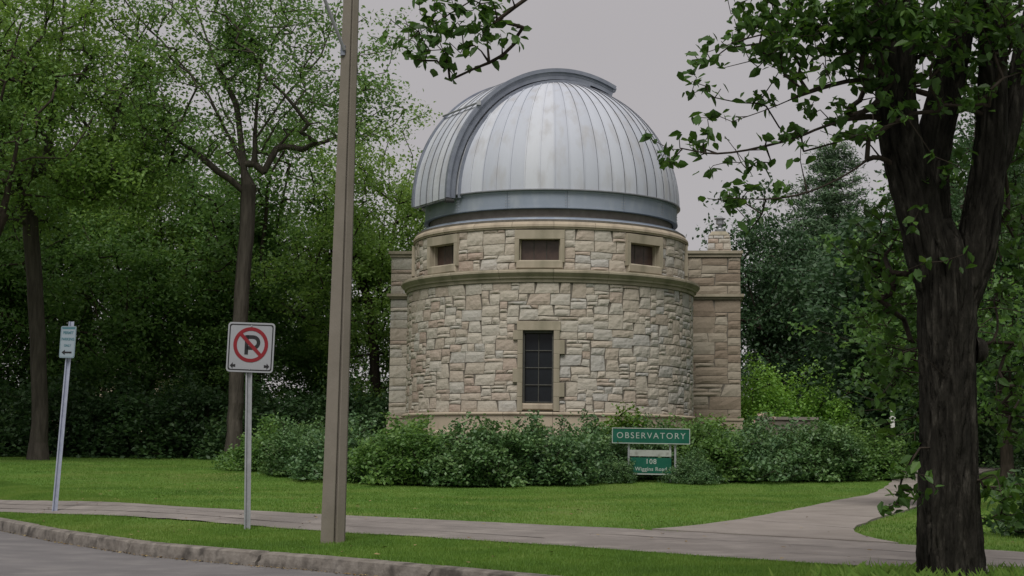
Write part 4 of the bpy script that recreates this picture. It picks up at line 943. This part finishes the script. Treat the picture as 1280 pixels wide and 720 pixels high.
# far woodland mass
rs = RS(21); pts = []
for k in range(800):
    x = rs.uniform(-36, 34); y = rs.uniform(82, 96)
    if -23.5 < x < -18 : y += 10
    pts.append((x, y, rs.uniform(1.2, 4.2 + 1.3 * noise.noise(Vector((x * .2, 0, 0))))))
pts = np.array(pts); pts[:, 2] *= np.where(np.abs(pts[:, 0] - 2) < 8, .8, 1)
C = leaves_at(pts, 55, 1.1, rs, .7); V, F, t = leafmesh(C, .34, rs, .4, .7)
tag(mesh('woodland', V, F, M['leaf_dark'], tint=t, org=(0, 88, 1)), 'far belt of dark woodland closing off the park', kind='stuff')
# dark thicket at the edge of the lawn
def shrub_mesh(seed, rx, ry, h, n, per, size, sig=.12, lumps=.5):
    rs = RS(seed); A = []
    while len(A) < n:
        v = rs.normal(0, 1, 3); v[2] = abs(v[2]); v /= np.linalg.norm(v); s_ = 1 + lumps * noise.noise(Vector((v * 2.4 + seed).tolist()))
        t = rs.uniform(.72, 1.02) if rs.random_sample() < .8 else rs.uniform(.2, .7); p = v * t * s_ * np.array([rx, ry, h]); p[2] = max(.06, p[2] * .95 + rs.uniform(-.1, .1)); A.append(p)
    A = np.array(A); N, par, ends = skeleton([[(0, 0, -.05), (0, 0, .15)]], A[:n // 3], rs, .3, .2)
    V, F, r = limb_mesh(N, par, .05, rmin=.006, ns=4, flare=1)
    C = leaves_at(A, per, sig, rs, .8); C[:, 2] = np.maximum(C[:, 2], .03); t1 = TI
    Vl, Fl, t = leafmesh(C, size, rs, .55, .62, False, .5, .17, .1)
    return (V, F), (Vl, Fl, np.clip(t + np.repeat(t1, 4), 0, 1))
def make_shrub(name, seed, loc, rx, ry, h, n, per, size, bark, leaf, label, group, cat='shrub', **kw):
    (V, F), (Vl, Fl, t) = shrub_mesh(seed, rx, ry, h, n, per, size, **kw); root = empty(name, loc, label, cat, group); o = np.array(loc)
    mesh('stem', V + o, F, M[bark], root, smooth=True, org=loc); mesh('foliage', Vl + o, Fl, M[leaf], root, tint=t, org=loc); return root
G2 = 'dark thicket at the edge of the lawn'
D1 = make_shrub('thicket_bush', 31, at(-17.2, 51.5), 2.2, 1.6, 2.5, 300, 34, .15, 'darkbark', 'leaf_dark', 'dark tall bush at the end of the lawn beside the grey trunk', G2, sig=.22)
D1.scale = (1, 1, .95)
for x, y, s1, s2, rz, lab in ((-14.6, 52.5, 1, 1.05, 1.1, 'dark tall bush right behind the pale grey trunk'.replace('right ', 'just ')), (-12.2, 51.8, 1.05, .9, 2.3, 'dark tall bush behind the narrow blue sign post'), (-10.0, 52.6, 1, 1.0, 3.1, 'dark tall bush between the blue sign and the elm trunk'),
        (-7.6, 51.2, .95, .85, 4.4, 'dark tall bush behind the no parking sign post'), (-5.4, 52.0, 1.0, .95, 5.2, 'dark tall bush behind the street light pole'), (-19.4, 53, 1.1, 1.1, .6, 'dark tall bush farthest along the lawn end'), (-3.3, 53.0, .8, .9, .2, 'dark tall bush tucked behind the stone wing'),
        (13.4, 50.5, 1.1, 1.2, 2.0, 'dark tall bush beyond the white post'), (11.2, 55, 1.2, 1.2, 3.0, 'dark tall bush under the pine'), (16, 44, 1.1, 1.1, 4.0, 'dark tall bush in the wood behind the near elm')):
    copy_thing(D1, at(x, y), rz, s1, s2, lab, G2)
# --- shrubs round the base
G3 = 'shrubs planted round the observatory base'
B1 = make_shrub('cotoneaster_shrub', 41, at(-.8, 37.3), 1.35, 1.15, 1.36, 520, 26, .095, 'darkbark', 'leaf_shrub', 'blue green shrub in front of the drum, nearest the sidewalk', G3, sig=.10, lumps=.6)
B2 = make_shrub('cotoneaster_shrub', 42, at(.75, 38.1), 1.3, 1.2, 1.36, 520, 26, .095, 'darkbark', 'leaf_shrub_light', 'blue green shrub in front of the tall window', G3, sig=.10, lumps=.7)
front = [(-6.0, 42.4, .95, .85, 'shrub at the outer end of the planting beside the no parking sign'), (-5.1, 40.4, .95, .9, 'shrub between the no parking sign and the light pole'), (-4.0, 38.9, 1.0, .93, 'shrub partly behind the light pole'), (-2.5, 37.6, 1.0, 1.0, 'shrub just past the light pole'),
         (1.95, 39.8, .9, 1.0, 'shrub crowding one edge of the green name board'), (4.85, 39.9, .9, .95, 'shrub touching the other edge of the green name board'), (6.0, 40.2, 1.0, 1.0, 'shrub in front of the brown stone wing'), (7.4, 40.5, 1.0, .94, 'shrub before the lime green bush'), (8.75, 41.5, 1.0, .95, 'last shrub of the row beside the concrete path')]
back = [(-4.3, 42.8, 1.1, .72, 'rear shrub under the outer stone wing'), (-2.6, 41.2, 1.1, .68, 'rear shrub at the edge of the plinth'), (-.7, 40.2, 1.0, .7, 'rear shrub against the plinth under the pinkish stones'), (1.0, 40.6, 1.0, .74, 'rear shrub against the plinth under the tall window'), (2.8, 41.2, 1.0, .95, 'rear shrub behind the green name board'), (3.3, 40.5, .8, .95, 'shrub directly behind the green name board'),
        (4.6, 42.2, 1.0, .95, 'rear shrub where drum and brown wing meet'), (6.3, 42.7, 1.1, .82, 'rear shrub in front of the entrance wall'), (8.0, 43.4, 1.1, .8, 'rear shrub before the dark gap in the trees')]
for k, (x, y, s1, s2, lab) in enumerate(front + back):
    c_ = copy_thing(B1 if k % 2 else B2, at(x, y), k * 1.7, s1, s2, 'dense dark green ' + lab, G3)
    if k % 5 in (0, 3):
        for q in c_.children:
            if q.name.startswith('foliage'): q.material_slots[0].link = 'OBJECT'; q.material_slots[0].material = M['leaf_mid']
for x, y, s1, s2, rz, lab in ((2.35, 38.75, .42, .45, .4, 'small low shrub hiding the foot of the name board beside the lower panel'), (4.25, 38.8, .45, .5, 2.2, 'small low shrub at the far post of the name board')):
    copy_thing(B2, at(x, y), rz, s1, s2, lab, G3)
F1 = make_shrub('sapling_shrub', 45, (2.75, 40.4, 1.15), .5, .5, 1.3, 110, 14, .10, 'darkbark', 'leaf_fresh', 'fresh light green shoots rising above the name board', None, sig=.13)
copy_thing(F1, (.55, 40.6, 1.25), 1.3, .6, .6, 'small bright green shoot poking up under the tall window')
copy_thing(F1, (5.2, 41.6, 1.3), 2.9, .9, .75, 'bright green shoots at the corner of the brown wing')
# --- lime green bush right of the building
make_shrub('lilac_bush', 51, at(8.2, 52.0), 1.7, 1.6, 3.1, 700, 30, .10, 'darkbark', 'leaf_lime', 'bright lime green feathery bush behind the entrance wall', None, sig=.16)
L2 = make_shrub('lilac_bush', 52, at(9.6, 51), 1.0, 1.0, 2.6, 260, 26, .10, 'darkbark', 'leaf_lime', 'smaller lime green bush against the dark gap in the trees', None, sig=.15)
fl = empty('rose_bush', (6.85, 45.4, 1.0), 'thin rose bush with pale pink blooms at the wing corner', 'shrub'); rs = RS(53)
(V, F), (Vl, Fl, t) = shrub_mesh(53, .42, .35, 1.55, 60, 9, .07, sig=.08); o = np.array((6.85, 45.4, 1.0))
mesh('stem', V + o, F, M['darkbark'], fl, smooth=True, org=o); mesh('foliage', Vl + o, Fl, M['leaf_mid'], fl, tint=t, org=o)
C = np.stack([rs.uniform(-.4, .45, 9), rs.uniform(-.4, -.1, 9), rs.uniform(1.15, 1.65, 9)], -1); 
for q in C:
    V, F, t = leafmesh(np.repeat(q[None], 8, 0) + rs.normal(0, .018, (8, 3)) + o, .075, rs, .2, .9); mesh('bloom', V, F, M['flower'], fl, tint=t)
# --- pine
pn = at(12.1, 62); rs = RS(61); P = []
tp = [[(0, 0, -.1), (0, 0, 4), (0.05, 0, 8), (0, 0, 11.6)]]
A = []
z = 1.6
while z < 11.7:
    rad = (4.3 * (1 - (z / 12.3) ** 1.5) + .2) * rs.uniform(.8, 1.1); nb2 = 7 + int(rad * 2.4); ph = rs.uniform(0, 6)
    for k in range(nb2):
        a = ph + 2 * math.pi * k / nb2 + rs.normal(0, .15); L = rad * rs.uniform(.65, 1.1)
        for t in np.linspace(.35, 1, max(2, int(L * 2.2))):
            A.append((math.cos(a) * L * t + rs.normal(0, .1), math.sin(a) * L * t + rs.normal(0, .1), z + .35 * t + rs.normal(0, .08)))
    z += rs.uniform(.38, .55)
make_tree('pine_tree', 61, pn, tp, np.array(A), .26, 80, .2, .20, 'darkbark', 'leaf_pine', 'tall dark pine rising behind the lime green bush', aspect=.2, curve=.0, flat=.45, step=.5, extra_nodes=.2, ns=5)
# --- young maple behind the near trunk
ym = at(7.6, 28.5); rs = RS(71)
tp = [[(0, 0, -.1), (.1, 0, 1.2), (.0, .1, 2.4), (-.1, 0, 3.6)], [(-.6, 0, 2.6), (-1.2, .1, 3.2)], [(.5, 0, 3.1), (.9, .1, 4)]]
A = np.concatenate([blob(rs, 210, (-.3, 0, 3.5), (1.9, 1.5, 1.9), .4, .4, .9), blob(rs, 50, (-.5, -.2, 2.3), (.8, .8, .9), .3, .4, .9)])
make_tree('maple_sapling', 71, ym, tp, A, .07, 22, .19, .115, 'darkbark', 'leaf_mid', 'young maple with drooping green leaves behind the near elm trunk', step=.3, curve=.3, aspect=.7, tintm=.35, droop=.8)
ym2 = at(12.2, 33)
A = np.concatenate([blob(rs, 260, (0, 0, 4.6), (2.4, 2.0, 3.0), .4, .4, .7)])
make_tree('maple_sapling', 72, ym2, [[(0, 0, -.1), (.1, 0, 1.6), (0, .1, 3), (-.1, 0, 5)]], A, .09, 26, .24, .13, 'darkbark', 'leaf_dark', 'dark leaved young tree beside the near elm, farther along the lawn', step=.3, aspect=.7, tintm=.6, droop=.6)
make_shrub('viburnum_shrub', 73, at(7.05, 21.6), .85, .7, 1.0, 190, 12, .10, 'darkbark', 'leaf_dark', 'loose broad leaved shrub on the grass behind the near trunk', None, sig=.10)
# --- the near elm
ne = (3.47, 13.0, zg(3.47, 13.0)); o = np.array(ne)
neT = empty('elm_tree', ne, 'massive dark furrowed elm trunk beside the sidewalk, forking overhead', 'tree')
def bark_limb(pts, rads, n=40, step=.035, seed=0, amp=1.0):
    P = smooth_pts3(pts, rads); V = []; F = []; L = 0; prev = None; rows = 0
    for i in range(len(P)):
        p = P[i][:3]; r = P[i][3]; d = P[min(i + 1, len(P) - 1)][:3] - P[max(i - 1, 0)][:3]; d = d / np.linalg.norm(d)
        a = np.cross([0, 1, 0], d); a /= np.linalg.norm(a); b = np.cross(d, a)
        for k in range(n):
            t = 2 * math.pi * k / n; c, s_ = math.cos(t), math.sin(t)
            q = p + (a * c + b * s_) * r
            w1 = noise.noise(Vector((c * 2.2 * (r / .26) + seed, s_ * 2.2 * (r / .26), p[2] * 1.1))); fr = 5.2 * min(1, r / .2); w2 = noise.noise(Vector((c * fr + seed + w1 * .8, s_ * fr, p[2] * 2.0 + w1 * 2)))
            ridge = min(1, abs(w2) * 5) ** .6 * .042 - .03 + w1 * .022 + noise.noise(Vector((q * np.array([22, 22, 9])).tolist())) * .012
            V.append(q + (a * c + b * s_) * ridge * amp * min(1, r / .18))
        rows += 1
    for i in range(rows - 1):
        for k in range(n): F.append((i * n + k, i * n + (k + 1) % n, (i + 1) * n + (k + 1) % n, (i + 1) * n + k))
    return np.array(V), np.array(F)
def smooth_pts3(pts, rads):
    P = [np.array([*p, r]) for p, r in zip(pts, rads)]
    for _ in range(3):
        Q = [P[0]]
        for a, b in zip(P[:-1], P[1:]): Q += [a * .75 + b * .25, a * .25 + b * .75]
        P = Q + [P[-1]]
    P = np.array(P); d = np.concatenate([[0], np.cumsum(np.linalg.norm(np.diff(P[:, :3], axis=0), axis=1))]); n = int(d[-1] / .035) + 2; t = np.linspace(0, d[-1], n)
    return np.stack([np.interp(t, d, P[:, k]) for k in range(4)], -1)
limbs = [([(3.47, 13, -.05), (3.46, 13, .18), (3.44, 13, .6), (3.45, 13, 1.3), (3.45, 13, 1.9), (3.45, 13, 2.3), (3.44, 13, 2.75), (3.35, 13, 3.1)], [.38, .31, .27, .25, .24, .25, .24, .17]),
    ([(3.40, 13, 2.2), (3.34, 13, 2.7), (3.22, 12.97, 3.25), (3.06, 12.95, 3.8), (3.05, 12.93, 4.4), (3.0, 12.9, 5.1), (2.8, 12.7, 6.2), (2.4, 12.5, 7.6)], [.2, .20, .185, .175, .165, .155, .13, .09]),
    ([(3.40, 13.05, 2.5), (3.36, 13.08, 3.1), (3.36, 13.1, 3.6), (3.47, 13.12, 4.1), (3.60, 13.15, 4.6), (3.74, 13.2, 5.2), (3.9, 13.3, 6.5), (3.9, 13.6, 8)], [.18, .17, .155, .15, .14, .135, .11, .07]),
    ([(3.54, 13, 2.2), (3.66, 13.02, 2.75), (3.77, 13.04, 3.25), (3.85, 13.06, 3.75), (3.88, 13.1, 4.3), (3.90, 13.1, 5.1), (4.1, 13.2, 6.5), (4.6, 13.3, 8)], [.19, .18, .165, .15, .13, .125, .1, .06]),
    ([(3.80, 13.1, 3.3), (3.99, 13.2, 3.75), (4.13, 13.3, 4.3), (4.4, 13.5, 5.2), (5.3, 13.9, 6.8)], [.13, .11, .1, .09, .05])]
VV, FF, b0 = [], [], 0
limbs = [(p, [q * .87 * (.45 if (i and j == 0) else 1) for j, q in enumerate(r_)]) for i, (p, r_) in enumerate(limbs)]
for k, (p, r_) in enumerate(limbs):
    V, F = bark_limb(p, r_, 150 if k == 0 else 96, seed=k * 7.7); VV.append(V); FF.append(F + b0); b0 += len(V)
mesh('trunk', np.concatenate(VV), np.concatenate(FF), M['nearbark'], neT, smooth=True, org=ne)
kn = MB(); 
for (x, y, z, r_) in ((3.655, 12.96, 2.08, .085),):
    V = []; 
    for j in range(5):
        for k in range(10): a = 2 * math.pi * k / 10; q = R_(j * 22); V.append((x + r_ * math.sin(q) * 1.2, y - .02 + r_ * math.cos(q) * math.cos(a), z + r_ * math.cos(q) * math.sin(a) * 1.3))
    kn.add(V, [(j * 10 + k, j * 10 + (k + 1) % 10, (j + 1) * 10 + (k + 1) % 10, (j + 1) * 10 + k) for j in range(4) for k in range(10)])
kn.build('burl', M['nearbark'], neT, smooth=True)
def W(px, py, d):   # where the sprays hang, read off as bearings and heights, at their own distances
    x = (px - 640) / 2050; z = (360 - py) / 2050; cp, sp_ = math.cos(R_(5.9)), math.sin(R_(5.9)); f = cp - z * sp_; h = sp_ + z * cp
    cr_, sr = math.cos(R_(-.6)), math.sin(R_(-.6)); X_ = x * cr_ + h * sr; Z_ = -x * sr + h * cr_
    return (X_ / f * d, d, 1.2 + Z_ / f * d)
br = [[W(1120, 120, 12.95)] + [W(*p) for p in ((1085, 95, 12.8), (1015, 112, 12.5), (965, 135, 12.3), (915, 152, 12.1))],
      [W(1120, 160, 12.95)] + [W(*p) for p in ((1095, 142, 12.9), (1035, 155, 12.7), (990, 175, 12.5), (900, 195, 12.3), (850, 185, 12.2))],
      [W(1135, 220, 12.95)] + [W(*p) for p in ((1095, 190, 12.8), (1065, 215, 12.6), (1015, 240, 12.3), (965, 250, 12.1), (905, 247, 12.0))],
      [W(1110, 60, 12.9)] + [W(*p) for p in ((1060, 30, 12.6), (1000, 35, 12.3), (940, 45, 12.0), (885, 65, 11.9))],
      [W(1110, 20, 12.8)] + [W(*p) for p in ((1040, -30, 12.5), (960, -15, 12.2), (925, 5, 12.0))],
      [(2.9, 12.8, 5.5), (2.0, 12.5, 5.6), (1.2, 12.3, 5.45), (.4, 12.1, 5.0), (-.15, 12.0, 4.72), (-.5, 12.0, 4.5), (-.8, 12.0, 4.3)],
      [(1.2, 12.3, 5.45), (.5, 12.0, 4.9), (.1, 11.9, 4.62), (-.2, 11.9, 4.38)],
      [W(1180, 470, 12.8), W(1150, 440, 12.6), W(1110, 430, 12.4)], [W(1150, 560, 12.8), W(1130, 590, 12.6), (W(1122, 618, 12.5))], [W(1225, 600, 12.85), W(1245, 590, 12.7), W(1252, 620, 12.6)],
      [(4.6, 13.3, 8), (5.5, 13.5, 9)], [(2.4, 12.5, 7.6), (1.4, 12, 8.6)]]
def smooth_l(P):
    P = [np.array(p, float) for p in P]
    for _ in range(2):
        Q = [P[0]]
        for a, b in zip(P[:-1], P[1:]): Q += [a * .75 + b * .25, a * .25 + b * .75]
        P = Q + [P[-1]]
    return P
rs = RS(81)
spots = [(880, 62, 5), (897, 75, 5), (932, 75, 7), (868, 105, 5), (893, 112, 5), (940, 40, 14), (965, 30, 12), (1000, 60, 12), (1010, 95, 12), (958, 12, 12), (1050, 40, 14), (1035, 70, 12), (1060, 90, 10), (985, 80, 10), (890, 145, 5), (884, 160, 5), (836, 180, 5), (852, 193, 5), (870, 178, 5), (845, 200, 3),
         (905, 195, 5), (945, 205, 5), (970, 165, 6), (990, 178, 6), (982, 190, 6), (1000, 132, 5), (960, 138, 6), (1035, 148, 8), (1060, 165, 8), (1075, 172, 8), (908, 245, 4), (890, 250, 4), (925, 243, 4), (985, 240, 4), (948, 272, 2), (1080, 60, 14), (1090, 20, 14), (1120, 40, 14), (1150, 30, 12), (1100, 100, 8), (1180, 20, 8),
         (930, 12, 8), (1010, 10, 12), (1210, 10, 6), (1260, 60, 6), (1110, 150, 5), (1150, 110, 6), (1190, 200, 3), (1165, 120, 4)]
sp_l = [(515, 50, 9), (545, 30, 10), (555, 45, 9), (527, 68, 9), (540, 80, 7), (500, 42, 5), (560, 55, 6), (562, 80, 5), (534, 10, 9), (585, 10, 8), (603, 5, 8), (622, 12, 6), (570, 5, 6), (605, 32, 8), (630, 38, 5), (600, 52, 6), (615, 48, 5), (592, 62, 3)]
At = [W(x, y, rs.uniform(12.0, 12.9)) for x, y, k in spots] + [W(x, y, rs.uniform(11.8, 12.2)) for x, y, k in sp_l]; K = [k for *_, k in spots] + [k for *_, k in sp_l]
# drooping leaves close round the trunk
for x0, x1, y0, y1, d0, d1, n, k in ((1080, 1150, 250, 480, 13.2, 15.5, 34, 8), (1090, 1150, 430, 560, 13.0, 14.5, 12, 7), (1235, 1290, 150, 420, 13.3, 15.5, 34, 8), (1240, 1290, 420, 560, 13.6, 15.5, 14, 7), (1060, 1290, -30, 60, 12.0, 13.9, 90, 10), (1060, 1290, 60, 140, 12.4, 14.2, 34, 6), (930, 1080, -10, 70, 12.0, 13.0, 20, 9), (1150, 1225, 200, 420, 12.6, 12.75, 6, 4), (1115, 1140, 600, 632, 12.4, 12.6, 5, 5), (1235, 1275, 585, 650, 12.5, 13.4, 9, 5)):
    for _ in range(n): At.append(W(rs.uniform(x0, x1), rs.uniform(y0, y1), rs.uniform(d0, d1))); K.append(k)
A2_, K2_ = [], []
for a_, k_ in zip(At, K):      # every spray is several short twigs with a few leaves each
    m2 = max(1, int(round(k_ * 2.5 / 3.2)))
    for q in range(m2): A2_.append(np.array(a_) + rs.normal(0, 1, 3) * np.array([.095, .07, .06])); K2_.append(3.4)
K = K2_; A = np.array(A2_); upper_c = blob(rs, 560, (3.5, 13.2, 8.4), (4.6, 4.4, 3.1), .3, .3, .4, 5.35)
Aall = np.concatenate([A, upper_c]); Kall = np.concatenate([K, np.full(len(upper_c), 16)])
paths = [limbs[0][0]] + [l[0] for l in limbs[1:]] + [smooth_l(b) for b in br]
N, par, ends = skeleton(paths, Aall, rs, .14, .35)
V, F, r_ = limb_mesh(N, par, .085, fixed=lambda N, r: np.minimum(r, .026), rmin=.003, ns=5, power=.5, flare=1, thin=0)
mesh('branches', V, F, M['darkbark'], neT, smooth=True, org=ne)
Kr = np.maximum(1, rs.poisson(Kall * 1.0)); C = np.repeat(Aall, Kr, 0); sg = np.repeat(np.where(np.arange(len(Aall)) < len(A), .03, .28), Kr)[:, None]
C = C + rs.normal(0, 1, C.shape) * sg * np.array([1.2, 1, .75])
V, F, t = leafmesh(C, .09, rs, .2, .6, True, .45, .25, 1.0, .35)
mesh('crown', V, F, M['leaf_near'], neT, tint=t, org=ne)
